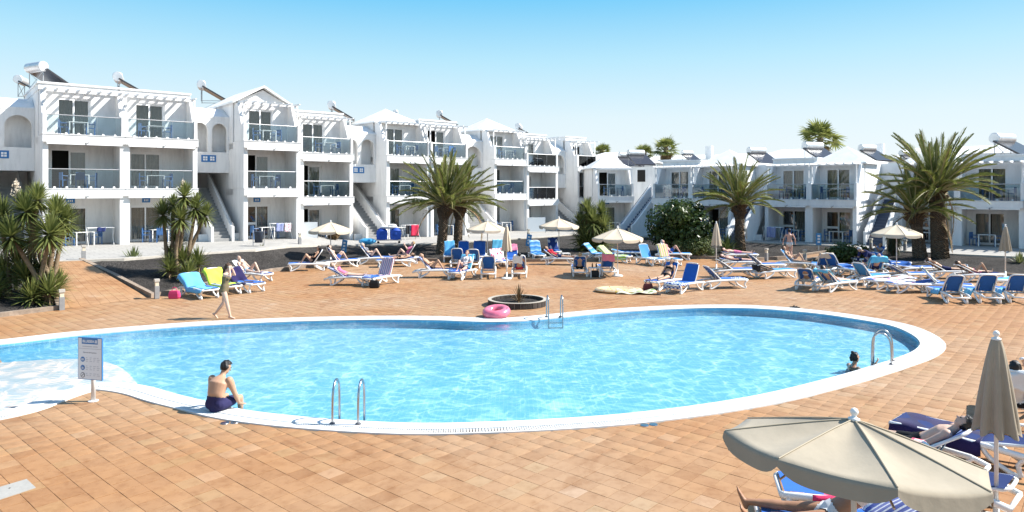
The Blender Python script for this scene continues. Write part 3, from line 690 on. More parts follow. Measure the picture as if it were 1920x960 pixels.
# ------------------------------------------------------------------ plants
def leafmat(name, c0, c1, rough=.5, tr=.3):
    m = bpy.data.materials.new(name); m.use_nodes = True; N, L = nodes(m); b = N['Principled BSDF']
    b.inputs['Roughness'].default_value = rough; b.inputs['Specular IOR Level'].default_value = .35
    g = N.new('ShaderNodeNewGeometry'); r = ramp(N, [(0, c0), (1, c1)])
    oi = N.new('ShaderNodeObjectInfo'); ad = N.new('ShaderNodeMath'); ad.operation = 'MULTIPLY_ADD'; ad.inputs[1].default_value = .65
    ml = N.new('ShaderNodeMath'); ml.operation = 'MULTIPLY'; ml.inputs[1].default_value = .35; L.new(oi.outputs['Random'], ml.inputs[0])
    L.new(g.outputs['Random Per Island'], ad.inputs[0]); L.new(ml.outputs[0], ad.inputs[2]); L.new(ad.outputs[0], r.inputs[0]); L.new(r.outputs[0], b.inputs['Base Color'])
    t = N.new('ShaderNodeBsdfTranslucent'); L.new(r.outputs[0], t.inputs[0]); mx = N.new('ShaderNodeMixShader'); mx.inputs[0].default_value = tr
    L.new(b.outputs[0], mx.inputs[1]); L.new(t.outputs[0], mx.inputs[2]); L.new(mx.outputs[0], N['Material Output'].inputs[0]); return m
PALM = leafmat('palm_leaf', (.06,.09,.016), (.34,.35,.10))
PALMD = leafmat('dry_palm_leaf', (.20,.11,.05), (.30,.20,.10), .7, .15)
RACH = mat('palm_rachis', (.36,.32,.16), .5, .3)
YUC = leafmat('yucca_leaf', (.045,.075,.018), (.30,.32,.10))
YUCD = leafmat('dry_leaf', (.17,.10,.06), (.32,.22,.12), .7, .15)
SHRUB = leafmat('shrub_leaf', (.022,.045,.010), (.09,.13,.025), .35)
SHRUB2 = leafmat('light_shrub_leaf', (.06,.09,.025), (.16,.19,.06), .5)
AGAVE = leafmat('agave_leaf', (.09,.13,.04), (.24,.25,.10), .45)
REDL = leafmat('red_leaf', (.11,.06,.03), (.24,.17,.08), .5)
FLOWER = mat('cream_flower', (.65,.55,.42), .8)
BARK = mat('palm_bark', (.15,.11,.075), .95, .1, noise=(9, .55), bump=(14, 1.0))
STEM = mat('yucca_stem', (.23,.17,.11), .9, .1, noise=(10, .35), bump=(24, .6))
def frond_mesh(seed, droop, dry=False, nl=40, twist=0):
    """unit length frond along +x, arching in z"""
    rd = random.Random(seed); b = MB(); P = []
    n = 12
    for i in range(n+1):
        t = i/n; P.append(Vector((t*(1-.18*droop*t), twist*t*t, .10*t-droop*.55*t**2.4)))
    b.tube(P, [.0135*(1-.8*i/n)+.002 for i in range(n+1)], 5, mi=1)
    def pt(t):
        k = min(int(t*n), n-1); return P[k].lerp(P[k+1], t*n-k)
    for i in range(nl):
        t = .13+.87*(i+.5)/nl; p = pt(t); tg = (pt(min(1, t+.03))-pt(t-.03)).normalized()
        ln = .155*math.sin(math.pi*min(1, .18+t*.74))**.7
        up = Vector((0,0,1)); side = tg.cross(up).normalized(); nrm = side.cross(tg)
        for s in (-1, 1):
            d = (tg*(.80+.3*t)+side*s*(.62-.15*t)+nrm*(.34+rd.uniform(-.2,.2))).normalized()
            tip = p+d*ln*rd.uniform(.85,1.12)+Vector((0,0,-ln*.10)); w = (tg*.6+nrm*.5)*.0115
            mid = p+d*ln*.5
            b.add([p-w*.6, mid-w, tip, mid+w, p+w*.6], [(0,1,2,3,4)])
    me = b.mesh('frond', [PALMD if dry else PALM, RACH]); return me
FRONDS = [frond_mesh(i, d, False, 54, tw) for i, (d, tw) in enumerate([(.18,.05),(.36,-.06),(.5,.04),(.62,-.05),(.28,.1)])]
DRYF = frond_mesh(9, 1.25, True, 36, .05)
def palm(label, base, top, r0, Lf, nf, seed, lean=(0,0), bulge=1.5, dry=5, group='date palms in the gravel beds'):
    rd = random.Random(seed); root = empty('palm_tree', base); tag(root, label, 'palm tree', group)
    H = (Vector(top)-Vector(base)); m = max(10, int(H.length/.055)); n = 26; rings = []
    for k in range(m+1):
        t = k/m; c = Vector((H.x*t, H.y*t, H.z*t-.15*(1-t)))
        rr = r0*(1.12-.22*min(1, t*3)+(.10*math.sin(t*5)))
        if t > .72: rr *= 1+(bulge-1)*math.sin((t-.72)/.28*math.pi*.62)
        rings.append([tuple(c+Vector((math.cos(a), math.sin(a), 0))*rr*(1+.085*(((i+(k % 2)) % 2)*2-1)*(1+.8*(t > .72))+rd.uniform(-.045,.045))) for i in range(n) for a in (2*math.pi*i/n,)])
    b = MB(); b.loft(rings); b.build('trunk', BARK, root)
    ct = Vector(top)-Vector(base)+Vector((0,0,.1)); cb = MB()
    for k in range(60):                                               # cut leaf bases
        a = rd.uniform(0, 6.28); z = rd.uniform(-.75,.05); d = Vector((math.cos(a), math.sin(a), .9)).normalized(); p = ct+Vector((math.cos(a)*r0*.95, math.sin(a)*r0*.95, z))
        cb.tube([p, p+d*.22, p+d*.34], [.055,.045,.012], 5, flat=.5)
    cb.ball(ct, r0*.8, r0*.8, .4)
    crown = cb.build('crown', mat('leaf_bases', (.17,.11,.06), .9, .1, noise=(12,.4)), root)
    for k in range(nf):
        t = (k+.5)/nf; el = R(84-84*t**.95+rd.uniform(-9,9)); az = k*2.39996+rd.uniform(-.25,.25)
        v = 0 if t < .2 else 4 if t < .35 else 1 if t < .6 else 2 if t < .85 else 3
        s = Lf*rd.uniform(.86,1.08)*(.80 if t < .12 else 1)
        o = inst('frond', FRONDS[v], crown, ct+Vector((math.cos(az)*r0*.5, math.sin(az)*r0*.5, .15-.35*t)), (rd.uniform(-.35,.35), -el, az), s)
    for k in range(dry):
        az = rd.uniform(0, 6.28); o = inst('dry_frond', DRYF, crown, ct+Vector((math.cos(az)*r0*.8, math.sin(az)*r0*.8, -.2)), (rd.uniform(-.3,.3), R(rd.uniform(5,38)), az), Lf*rd.uniform(.6,.95))
    return root
p = G(826,478,.12); palm('big date palm with a thick trunk, left one of the central pair', p, (p.x+.25, p.y+.1, 3.05), .27, 3.2, 62, 1, dry=3, bulge=1.9)
p = G(857,472,.2); palm('date palm half hidden behind the big central palm', p, (p.x+.15, p.y+.2, 3.0), .25, 2.9, 46, 2, dry=2, bulge=1.9)
p = G(1388,473,.15); palm('broad low date palm behind the closed parasol right of the round shrub', p, (p.x-.05, p.y+.1, 3.05), .28, 2.8, 60, 3, dry=2, bulge=1.6)
p = G(1764,491,.12); palm('tallest date palm with a thick trunk at the right', p, (p.x-.25, p.y, 3.95), .37, 3.3, 68, 4, dry=5, bulge=1.1)
p = G(1727,490,.12); palm('short date palm leaning left beside the tallest palm', p, (p.x-.25, p.y+.15, 2.75), .31, 2.95, 46, 5, dry=4, bulge=1.3)

def blade(b, p, d, ln, w, bend, seg=3, rd=random, mi=0, fold=.25):
    d = d.normalized(); s = d.cross(Vector((0,0,1)))
    s = s.normalized() if s.length > .05 else Vector((1,0,0)); n = s.cross(d); vs = []
    for k in range(seg+1):
        t = k/seg; c = p+d*ln*t+Vector((0,0,-bend*ln*t*t)); ww = w*(1-t**2.2)*(.55+.45*min(1, t*4)) if k < seg else 0
        vs += [c-s*ww, c-n*ww*fold, c+s*ww] if k < seg else [c]
    fs = []
    for k in range(seg-1):
        a = 3*k; fs += [(a,a+1,a+4,a+3), (a+1,a+2,a+5,a+4)]
    a = 3*(seg-1); fs += [(a,a+1,a+3), (a+1,a+2,a+3)]
    b.add(vs, fs, mi)
def rosette_mesh(name, seed, n, ln, w, el0, el1, bend, m, dry=None, nd=0):
    rd = random.Random(seed); b = MB()
    for k in range(n):
        t = (k+.5)/n; el = R(el1+(el0-el1)*t)+rd.uniform(-.12,.12); az = k*2.39996+rd.uniform(-.2,.2)
        d = Vector((math.cos(az)*math.cos(el), math.sin(az)*math.cos(el), math.sin(el)))
        blade(b, d*.03+Vector((0,0,-.12*t)), d, ln*rd.uniform(.82,1.1), w, bend*(.4+t))
    for k in range(nd):
        az = rd.uniform(0,6.28); el = R(rd.uniform(-75,-35)); d = Vector((math.cos(az)*math.cos(el), math.sin(az)*math.cos(el), math.sin(el)))
        blade(b, Vector((0,0,-.15)), d, ln*rd.uniform(.6,.9), w*.8, .1, mi=1)
    return b.mesh(name, [m, dry or m])
YROS = [rosette_mesh('leaf_rosette', s, 170, .66, .036, -50, 86, .10, YUC, YUCD, 22) for s in (1,2,3)]
YLOW = [rosette_mesh('leaf_rosette', s, 120, .76, .034, -8, 85, .12, YUC, YUCD, 6) for s in (5,6)]
def yucca(label, base_px, Y, zb, stems, lows, scale=1.0, flowers=(), seed=1):
    rd = random.Random(seed); bp = GY(base_px, Y, zb); root = empty('yucca_plant', bp); tag(root, label, 'yucca', 'tall yuccas in the gravel beds')
    for (bx, hx, hy, dy, s) in stems:
        z = CAM_H-(hy-HOR)/FPX*(Y+dy); h = GY(hx, Y+dy, z)-bp; b0 = GY(bx, Y+dy*.4, zb-.1)-bp
        mid = b0.lerp(h, .5)+Vector((rd.uniform(-.12,.12), rd.uniform(-.1,.1), 0)); pts = spline([b0, b0.lerp(mid,.5)+Vector((rd.uniform(-.05,.05),0,0)), mid, h+Vector((0,0,-.05))], .14)
        st = MB(); st.tube(pts, [.095-.04*i/len(pts)+rd.uniform(-.006,.006) for i in range(len(pts))], 9); stm = st.build('stem', STEM, root, True)
        d = (h-mid).normalized(); q = Vector((0,0,1)).rotation_difference((d+Vector((0,0,1.2))).normalized()).to_euler()
        o = inst('leaf_rosette', rd.choice(YROS), root, h, q, s*scale)
    for (lx, ly, dy, s) in lows:
        z = CAM_H-(ly-HOR)/FPX*(Y+dy); h = GY(lx, Y+dy, z)-bp
        inst('leaf_rosette', rd.choice(YLOW), root, h, (rd.uniform(-.25,.25), rd.uniform(-.25,.25), rd.uniform(0,6)), s*scale)
        st = MB(); st.tube([(h.x, h.y, -.12), tuple(h)], [.07,.05], 7); st.build('stem', STEM, root, True)
    for (fx, fy, s) in flowers:
        z = CAM_H-(fy-HOR)/FPX*Y; h = GY(fx, Y, z)-bp; fb = MB()
        for k in range(70):
            t = rd.random(); a = rd.uniform(0,6.28); rr = .17*(1-t*.6)*s*rd.uniform(.3,1.1); c = h+Vector((math.cos(a)*rr, math.sin(a)*rr, (t-.4)*.5*s)); fb.ball(c, .022*s, .022*s, .026*s, 5, 4)
        fb.tube([h+Vector((0,0,-.5*s)), h+Vector((0,0,.4*s))], [.02,.008], 5); fb.build('flower_spike', FLOWER, root)
yucca('tall branching yucca with many heads at the left edge of the photo', 62, 23.6, .1,
    [(112,48,392,0,1.05),(75,105,398,.3,1.05),(100,20,440,-.5,1.1),(60,93,436,-.4,1.1),(20,2,405,.4,1.1),(98,122,415,.5,.95),(70,62,440,.9,1.0),(18,-25,430,.8,1.1),(60,70,372,.6,.95)],
    [(48,520,.1,1.15),(92,545,-.3,1.0),(8,520,.4,1.15),(60,556,-.5,.9),(110,535,.5,.8),(-15,548,-.4,1.0),(30,490,.8,1.1),(80,505,.6,1.0)], 1.08, [(30,356,1.0)], 1)
yucca('yucca with a cream flower spike above the blue towelled lounger', 322, 28.6, .12,
    [(320,346,366,0,.95),(318,306,400,.2,1.0),(335,367,388,.3,1.0),(330,338,408,-.3,.95),(335,385,402,.6,.85),(330,325,384,.5,.8)],
    [(345,488,.2,1.0),(318,503,-.2,.9),(372,492,.3,.95),(335,455,.5,.9),(352,512,-.5,.85),(322,482,.5,.85)], 1.05, [(343,350,.9)], 2)
yucca('dense dark yucca clump in front of the small pyramid roofed house', 1110, 43.5, .3,
    [(1105,1101,396,0,1.0),(1112,1127,398,.3,.95),(1104,1089,420,.2,.95),(1116,1132,424,-.2,1.0),(1110,1112,414,-.4,1.05)],
    [(1098,446,0,1.25),(1122,450,.2,1.2),(1110,462,-.3,1.1),(1130,460,.2,1.0),(1092,462,.1,1.05),(1112,436,.3,1.2)], 1.42, (), 3)
AGR = [rosette_mesh('leaf_rosette', 21, 60, .62, .04, 5, 86, .02, AGAVE, YUCD, 8), rosette_mesh('leaf_rosette', 22, 46, .62, .045, 8, 84, .02, AGAVE, YUCD, 4)]
def agave(label, px, py, z, s, v=0, nm='agave'):
    o = inst(nm, AGR[v], None, G(px, py, z)+Vector((0,0,.08*s)), (0,0,px), s); tag(o, label, 'agave'); return o
agave('spiky agave on dark gravel beside the orange ramp', 250, 497, .55, 1.25); agave('small agave on the gravel below the dark litter bin', 491, 480, .35, .98, 1); agave('agave at the right edge behind the closed parasol', 1912, 497, .2, 1.0)
def shrub(label, px, py, z, rx, rz, n, leaf, m, seed, nm='shrub', cat='shrub', branch=True, lift=.0):
    rd = random.Random(seed); c0 = G(px, py, z); root = empty(nm, c0); tag(root, label, cat)
    b = MB(); cz = rz*.95+lift
    lobes = [(Vector((rd.gauss(0,.5)*rx*.75, rd.gauss(0,.5)*rx*.75, cz+rd.uniform(-.7,.75)*rz*.75)), rd.uniform(.32,.5)*rx) for _ in range(16)]
    lobes.append((Vector((0,0,cz)), rx*.6))
    for k in range(n):
        c, r_ = lobes[k % len(lobes)]
        d = Vector((rd.gauss(0,1), rd.gauss(0,1), rd.gauss(0,1))).normalized(); p = c+d*r_*(.45+.6*rd.random()**.6)
        if p.z < .05: p.z = rd.uniform(.05,.3)
        nn = (d+Vector((rd.gauss(0,.5), rd.gauss(0,.5), .5))).normalized(); t = nn.orthogonal(); t.rotate(Matrix.Rotation(rd.uniform(0,6.28), 3, nn)); s = nn.cross(t); l = leaf*rd.uniform(.6,1.25)
        b.add([p, p+t*l*.5+s*l*.32+nn*l*.06, p+t*l, p+t*l*.5-s*l*.32+nn*l*.06], [(0,1,2,3)])
    cr = b.build('crown', m, root); tb = MB()
    for c, r_ in lobes[:9]: tb.tube([(rd.uniform(-.06,.06), rd.uniform(-.06,.06), -.1), tuple(c*.5), tuple(c)], [.05,.035,.012], 6)
    tb.build('branch', STEM, root); return root
shrub('large dark glossy round shrub in front of the two storey building', 1266, 474, .15, 2.05, 1.72, 8500, .18, SHRUB, 1)
shrub('pale green round bush at the foot of the dark shrub', 1306, 481, .08, .82, .62, 3800, .085, SHRUB2, 2)
shrub('low dark spreading bush in the bed behind the reading man', 1582, 492, .06, .85, .52, 2200, .13, SHRUB, 3)
shrub('small reddish potted bush behind the open parasol on the left', 624, 452, .6, .42, .34, 700, .11, REDL, 4)
b = rosette_mesh('fan_plant', 31, 130, 1.15, .035, -5, 85, .10, SHRUB2); o = inst('fan_plant', b, None, G(1364,475,.1)+Vector((0,0,.1)), (0,0,.4), 1.05); tag(o, 'fan shaped grassy plant beside the broad low palm', 'plant')
# dry stump under the right parasol
rd = random.Random(5); b = MB(); c = G(1676,483,.2)
for k in range(260):
    a = rd.uniform(0,6.28); z = rd.uniform(.35,1.35); rr = .10+.16*z; d = Vector((math.cos(a)*.5, math.sin(a)*.5, -1)); blade(b, Vector((math.cos(a)*rr, math.sin(a)*rr, z)), d, .42, .035, 0, 2)
b.tube([(0,0,-.2),(0,0,1.3)], [.12,.28], 10, mi=1); o = b.build('dry_yucca_stump', [leafmat('stump_leaf', (.03,.04,.012), (.09,.08,.03)), BARK]); o.location = c; tag(o, 'dark shaggy stump of a cut plant under the right open parasol', 'stump')
# far fan palms above the roofs
def fan_mesh(seed, m):
    rd = random.Random(seed); b = MB()
    for k in range(15):
        a = R(-105+210*k/14); d = Vector((math.cos(a), math.sin(a), rd.uniform(-.12,.05)))
        blade(b, Vector((.62,0,0)), d, .62*rd.uniform(.85,1.1), .055, .22, 3)
    b.tube([(0,0,0),(.35,0,.05),(.64,0,0)], [.022,.016,.012], 5); return b.mesh('fan_leaf', m)
FAN = [fan_mesh(k, PALM) for k in range(3)]; FAND = fan_mesh(8, PALMD)
def fan_palm(label, px, py, Y, r, seed):
    rd = random.Random(seed); z = CAM_H-(py-HOR)/FPX*Y; base = GY(px, Y, .3); root = empty('fan_palm', base); tag(root, label, 'palm tree', 'far fan palms above the roofs')
    h = z-.3; b = MB(); b.tube([(0,0,-.3),(0,0,h*.5),(.1,0,h)], [.3,.22,.2], 10); b.build('trunk', BARK, root, True)
    cb = MB(); cb.ball((.1,0,h), .3, .3, .5); crown = cb.build('crown', BARK, root)
    for k in range(30):
        t = k/30; el = R(80-115*t+rd.uniform(-8,8)); az = k*2.4; inst('fan_leaf', rd.choice(FAN), crown, (.1,0,h), (rd.uniform(-.5,.5), -el, az), r*rd.uniform(.8,1.25))
    for k in range(16):
        az = rd.uniform(0,6.28); inst('dry_leaf', FAND, crown, (.1,0,h-.2), (rd.uniform(-.4,.4), R(rd.uniform(40,78)), az), r*rd.uniform(.6,.9))
fan_palm('far fan palm just right of the stepped row', 1127, 287, 84, 1.0, 1); fan_palm('far fan palm left of the tallest pair of far palms', 1206, 289, 82, 1.05, 2)
fan_palm('largest of the far fan palms left of the chimneys', 1247, 281, 80, 1.35, 3); fan_palm('far fan palm behind the big roof tank at centre right', 1536, 263, 72, 1.75, 4)
# ------------------------------------------------------------------ loungers, towels, parasols
SLINGS = {'b': mat('blue_sling', (.018,.115,.43), .7, .2, noise=(8,.12), sheen=.1), 'l': mat('light_blue_sling', (.06,.26,.56), .7, .2, noise=(8,.1)), 'n': mat('navy_sling', (.02,.035,.12), .7, .2, noise=(8,.1))}
SEAT, HINGE, BL = .34, .18, .78                                        # seat height, hinge x, back length; foot at x=-.98
def lounger_meshes():
    M = {}
    b = MB()
    for s in (-1, 1):
        pts = [(-.98,s*.27,SEAT-.01),(-.95,s*.31,SEAT),(-.4,s*.32,SEAT+.01),(.3,s*.32,SEAT),(.75,s*.32,SEAT-.03),(.98,s*.29,SEAT-.09)]
        b.tube(pts, .045, 8, ref=(0,0,1), flat=.75)
    for x, z in ((-.98, SEAT-.01), (.97, SEAT-.09), (HINGE, SEAT-.02)): b.tube([(x,-.29,z),(x,.29,z)], .03, 8)
    M['frame'] = b.mesh('frame', WHITEP, True)
    def leg(x0, spread, lean):
        b = MB(); pts = spline([(x0-spread, 0, SEAT-.02), (x0-spread*.62, 0, SEAT-.16), (x0+lean-.05, 0, .035), (x0+lean+.05, 0, .035), (x0+spread*.55, 0, SEAT-.17), (x0+spread, 0, SEAT-.02)], .06)
        b.tube(pts, .038, 7, ref=(0,1,0), flat=.9); return b.mesh('leg', WHITEP, True)
    M['legf'] = leg(-.66, .26, -.17); M['legh'] = leg(.52, .28, .14)
    for k, m in SLINGS.items():
        g = grid(lambda u, v: (-.95+v*(HINGE+.95), (u-.5)*.60, SEAT+.052-.025*(1-(2*u-1)**2)*math.sin(math.pi*min(1, max(0, v)))), 6, 10); M['seat'+k] = g.mesh('seat_sling', m, True)
        g = grid(lambda u, v: (.02+v*(BL-.05), (u-.5)*.57, .024-.02*(1-(2*u-1)**2)*math.sin(math.pi*v)), 6, 8); M['back'+k] = g.mesh('back_sling', m, True)
    b = MB(); b.tube(spline([(0,-.28,0),(BL*.5,-.285,.0),(BL-.06,-.26,.0),(BL,-.18,0),(BL,.18,0),(BL-.06,.26,0),(BL*.5,.285,0),(0,.28,0)], .1), .024, 7); M['backf'] = b.mesh('backrest', WHITEP, True)
    b = MB(); b.tube([(0,-.22,0),(.42,-.22,0),(.42,.22,0),(0,.22,0)], .014, 6); M['prop'] = b.mesh('back_prop', STEEL, True)
    return M
LM = lounger_meshes()
class Lg: pass
def lounger(label, px, py, head, back, sling='b', pos=None, group='sun loungers round the pool', z=0.0):
    """head: compass of the head end in degrees from +x; back: backrest angle"""
    l = Lg(); p = pos if pos is not None else G(px, py, z); l.p = p; l.h = R(head); l.b = R(back); l.px = px
    root = empty('sun_lounger', p, l.h); tag(root, label, 'sun lounger', group); l.o = root
    inst('frame', LM['frame'], root)
    for s in (-1, 1): inst('leg', LM['legf'], root, (0, s*.31, 0)); inst('leg', LM['legh'], root, (0, s*.31, -.0))
    inst('seat_sling', LM['seat'+sling], root)
    bk = inst('backrest', LM['backf'], root, (HINGE, 0, SEAT+.01), (0, -l.b, 0)); inst('back_sling', LM['back'+sling], bk)
    if back > 12:
        a = HINGE+math.cos(l.b)*BL*.55; zz = SEAT+math.sin(l.b)*BL*.55; d = math.atan2(zz-SEAT+.02, min(.4, .2+.2))
        inst('back_prop', LM['prop'], root, (a, 0, zz), (0, math.pi/2+.45, 0), (min(1, (zz-SEAT+.03)/.38), 1, 1))
    return l
def prof(l, s, off=.06):
    """point on the lounger's lying surface at arc length s from the foot (local x,z)"""
    L1 = HINGE+.95
    if s < 0: return (-.97-.02*min(1,-s*6), SEAT+off+s)
    if s < L1: return (-.95+s, SEAT+off-.02)
    t = s-L1
    if t <= BL+.01: return (HINGE+math.cos(l.b)*t-math.sin(l.b)*off, SEAT+math.sin(l.b)*t+math.cos(l.b)*off)
    q = t-BL-.01; k = (HINGE+math.cos(l.b)*(BL+.03)+.02, SEAT+math.sin(l.b)*BL)
    return (k[0]+.02*math.cos(q*9), k[1]+.02-q)
def toweltex(name, kind, c0, c1, c2=None, sx=8, sy=8):
    if name in MATS: return MATS[name]
    m = bpy.data.materials.new(name); m.use_nodes = True; N, L = nodes(m); b = N['Principled BSDF']; b.inputs['Roughness'].default_value = .95; b.inputs['Specular IOR Level'].default_value = .05; b.inputs['Sheen Weight'].default_value = .2
    tc = N.new('ShaderNodeTexCoord'); mp = N.new('ShaderNodeMapping'); mp.inputs['Scale'].default_value = (sx, sy, 1); L.new(tc.outputs['UV'], mp.inputs[0]); col = None
    c2 = c2 or c0
    if kind == 'plain':
        t = N.new('ShaderNodeTexNoise'); t.inputs['Scale'].default_value = 3; L.new(tc.outputs['UV'], t.inputs['Vector']); r = ramp(N, [(.3, c0), (.7, c1)]); L.new(t.outputs['Fac'], r.inputs[0]); col = r.outputs[0]
    elif kind == 'stripe':
        sp = N.new('ShaderNodeSeparateXYZ'); L.new(mp.outputs[0], sp.inputs[0]); f = N.new('ShaderNodeMath'); f.operation = 'FRACT'; L.new(sp.outputs[0], f.inputs[0])
        r = ramp(N, [(0, c0), (.36, c1), (.68, c2)], 'CONSTANT'); L.new(f.outputs[0], r.inputs[0]); col = r.outputs[0]
    elif kind == 'band':
        sp = N.new('ShaderNodeSeparateXYZ'); L.new(mp.outputs[0], sp.inputs[0]); f = N.new('ShaderNodeMath'); f.operation = 'FRACT'; L.new(sp.outputs[1], f.inputs[0])
        r = ramp(N, [(0, c0), (.36, c1), (.68, c2)], 'CONSTANT'); L.new(f.outputs[0], r.inputs[0]); col = r.outputs[0]
    elif kind == 'check':
        t = N.new('ShaderNodeTexChecker'); t.inputs['Scale'].default_value = 1; t.inputs[1].default_value = (*c0,1); t.inputs[2].default_value = (*c1,1); L.new(mp.outputs[0], t.inputs[0]); col = t.outputs[0]
    elif kind == 'blob':
        t = N.new('ShaderNodeTexVoronoi'); t.inputs['Scale'].default_value = 1; L.new(mp.outputs[0], t.inputs['Vector']); r = ramp(N, [(0, c1), (.32, c2), (.4, c0)], 'CONSTANT'); L.new(t.outputs['Distance'], r.inputs[0]); col = r.outputs[0]
    L.new(col, b.inputs['Base Color'])
    t = N.new('ShaderNodeTexNoise'); t.inputs['Scale'].default_value = 60; L.new(tc.outputs['UV'], t.inputs['Vector']); bp = N.new('ShaderNodeBump'); bp.inputs['Strength'].default_value = .3; bp.inputs['Distance'].default_value = .01; L.new(t.outputs['Fac'], bp.inputs['Height']); L.new(bp.outputs[0], b.inputs['Normal'])
    MATS[name] = m; return m
W_ = (.72,.72,.70)
TW = {'sky': toweltex('towel_sky', 'plain', (.10,.38,.66), (.14,.46,.74)), 'lime': toweltex('towel_lime', 'plain', (.50,.72,.05), (.60,.80,.10)), 'purple': toweltex('towel_purple', 'plain', (.012,.010,.045), (.028,.02,.085)),
 'white': toweltex('towel_white', 'plain', (.66,.66,.65), W_), 'turq': toweltex('towel_turq', 'plain', (.10,.42,.62), (.16,.52,.72)), 'royal': toweltex('towel_royal', 'plain', (.025,.11,.42), (.04,.16,.52)),
 'navy': toweltex('towel_navy', 'plain', (.02,.03,.10), (.03,.045,.15)), 'pinkplain': toweltex('towel_pink', 'plain', (.72,.20,.32), (.78,.30,.40)), 'red': toweltex('towel_red', 'plain', (.50,.02,.06), (.60,.04,.09)),
 'multi': toweltex('towel_multi', 'stripe', (.58,.27,.33), (.72,.69,.64), (.17,.21,.33), 6, 1), 'limestripe': toweltex('towel_limestripe', 'stripe', (.30,.52,.06), (.72,.72,.60), (.42,.62,.10), 7, 1),
 'bluestripe': toweltex('towel_bluestripe', 'band', (.06,.22,.50), (.30,.48,.66), (.10,.32,.58), 1, 5), 'check': toweltex('towel_check', 'check', (.04,.08,.30), (.60,.64,.72), None, 9, 10),
 'flower': toweltex('towel_flower', 'blob', (.74,.68,.64), (.60,.05,.12), (.70,.30,.34), 6, 8), 'melon': toweltex('towel_melon', 'blob', (.74,.05,.14), (.78,.50,.50), (.80,.66,.62), 4, 7), 'black': toweltex('towel_black', 'plain', (.012,.012,.014), (.02,.02,.022)),
 'club': toweltex('towel_club', 'blob', (.03,.06,.22), (.70,.70,.72), (.05,.10,.32), 2.6, 3.2), 'palm': toweltex('towel_palm', 'blob', (.70,.66,.50), (.14,.26,.06), (.30,.36,.10), 5, 6), 'multi2': toweltex('towel_multi2', 'stripe', (.74,.30,.36), (.20,.34,.08), (.72,.62,.30), 4, 1),
 'bluewhite': toweltex('towel_bluewhite', 'stripe', (.06,.10,.36), (.68,.70,.74), None, 7, 1), 'beige': toweltex('towel_beige', 'plain', (.56,.44,.32), (.64,.52,.40)), 'pinkwhite': toweltex('towel_pinkwhite', 'blob', (.72,.66,.66), (.66,.10,.20), (.74,.46,.50), 5, 7)}
def towel(label, l, s0, s1, kind, width=.6, hang=(.0,.0), seed=0, nm='towel', off=.065, group=None):
    rd = random.Random(seed+hash(kind) % 97 if False else seed); ph = rd.uniform(0,6); ph2 = rd.uniform(0,6)
    W = width+hang[0]+hang[1]
    def fn(u, v):
        s = s0+(s1-s0)*v+.02*math.sin(u*5+ph); x, z = prof(l, s, off); t = -hang[0]-width/2+W*u+.012*math.sin(v*9+ph2); y = t; lim = .335
        z += .012*math.sin(u*13+v*5+ph)+.01*math.sin(v*17+u*3+ph2)
        if abs(t) > lim: z -= (abs(t)-lim)*.95; y = math.copysign(lim+.02+(abs(t)-lim)*.22+.015*math.sin(v*14+ph), t)
        return (x+(.012*math.sin(u*9+ph2) if s > HINGE+.95+BL else 0), y, max(.03, z))
    g = grid(fn, 16, 26); o = g.build(nm, TW[kind], None, True); o.location = l.p; o.rotation_euler = (0,0,l.h)
    md = o.modifiers.new('thick', 'SOLIDIFY'); md.thickness = .012; md.offset = 1
    tag(o, label, 'towel', group); return o
# parasols
def panel_mesh(nm, m, r=1.18, h=.46, drop=.15, n=8, sag=.035):
    """one gore with its valance, spanning +-pi/n about +x, apex at z=0"""
    def fn(u, v):
        a = (u-.5)*2*math.pi/n
        if v <= .75:
            t = max(.03, v/.75); rr = r*t*math.cos(math.pi/n)/math.cos(a); z = -h*t**1.12-sag*math.sin(math.pi*u)*math.sin(math.pi*min(1,t*.9)); return (rr*math.cos(a), rr*math.sin(a), z)
        q = (v-.75)/.25; rr = r*math.cos(math.pi/n)/math.cos(a)+.01*q; sc = 1-.62*(2*abs(u-.5))**5
        return (rr*math.cos(a), rr*math.sin(a), -h-sag*math.sin(math.pi*u)*.35-drop*q*sc)
    g = grid(fn, 14, 16); return g.mesh(nm, m, True)
PANELC = panel_mesh('canopy_panel', CANVAS); PANELT = panel_mesh('canopy_panel', CANVAS2, 1.22, .30, .16, 8, .065)
def umb_parts():
    global SEAM
    b = MB(); b.tube([(.04,0,-.012),(.35,0,-.118),(.7,0,-.252),(1.17,0,-.452)], .007, 5); SEAM = {PANELC.name: b.mesh('seam', SEAMC)}
    b = MB(); b.tube([(.04,0,-.004),(.35,0,-.069),(.7,0,-.157),(1.21,0,-.292)], .007, 5); SEAM[PANELT.name] = b.mesh('seam', SEAMC)
    b = MB(); b.tube([(0,0,-.49*0-.03),(1.1,0,-.46)], .011, 6); rib = b.mesh('rib', RAIL)
    b = MB(); b.tube([(.03,0,-.62),(.62,0,-.27)], .008, 6); strut = b.mesh('strut', RAIL)
    b = MB(); b.lathe([(.02,-.02),(.055,-.01),(.056,.015),(.028,.025),(.02,.04),(.036,.058),(.04,.078),(.028,.105),(.005,.115)], (0,0,0), 14); fin = b.mesh('finial', WHITEP, True)
    b = MB(); b.tube([(0,0,0),(0,0,2.1)], .024, 10); pole = b.mesh('pole', POLE, True)
    b = MB(); b.lathe([(.24,0),(.25,.03),(.22,.06),(.06,.075),(.035,.08),(.035,.3),(.0,.3)], (0,0,0), 18); base = b.mesh('base', WHITEP, True)
    return rib, strut, fin, pole, base
RIB, STRUT, FIN, UPOLE, UBASE = umb_parts()
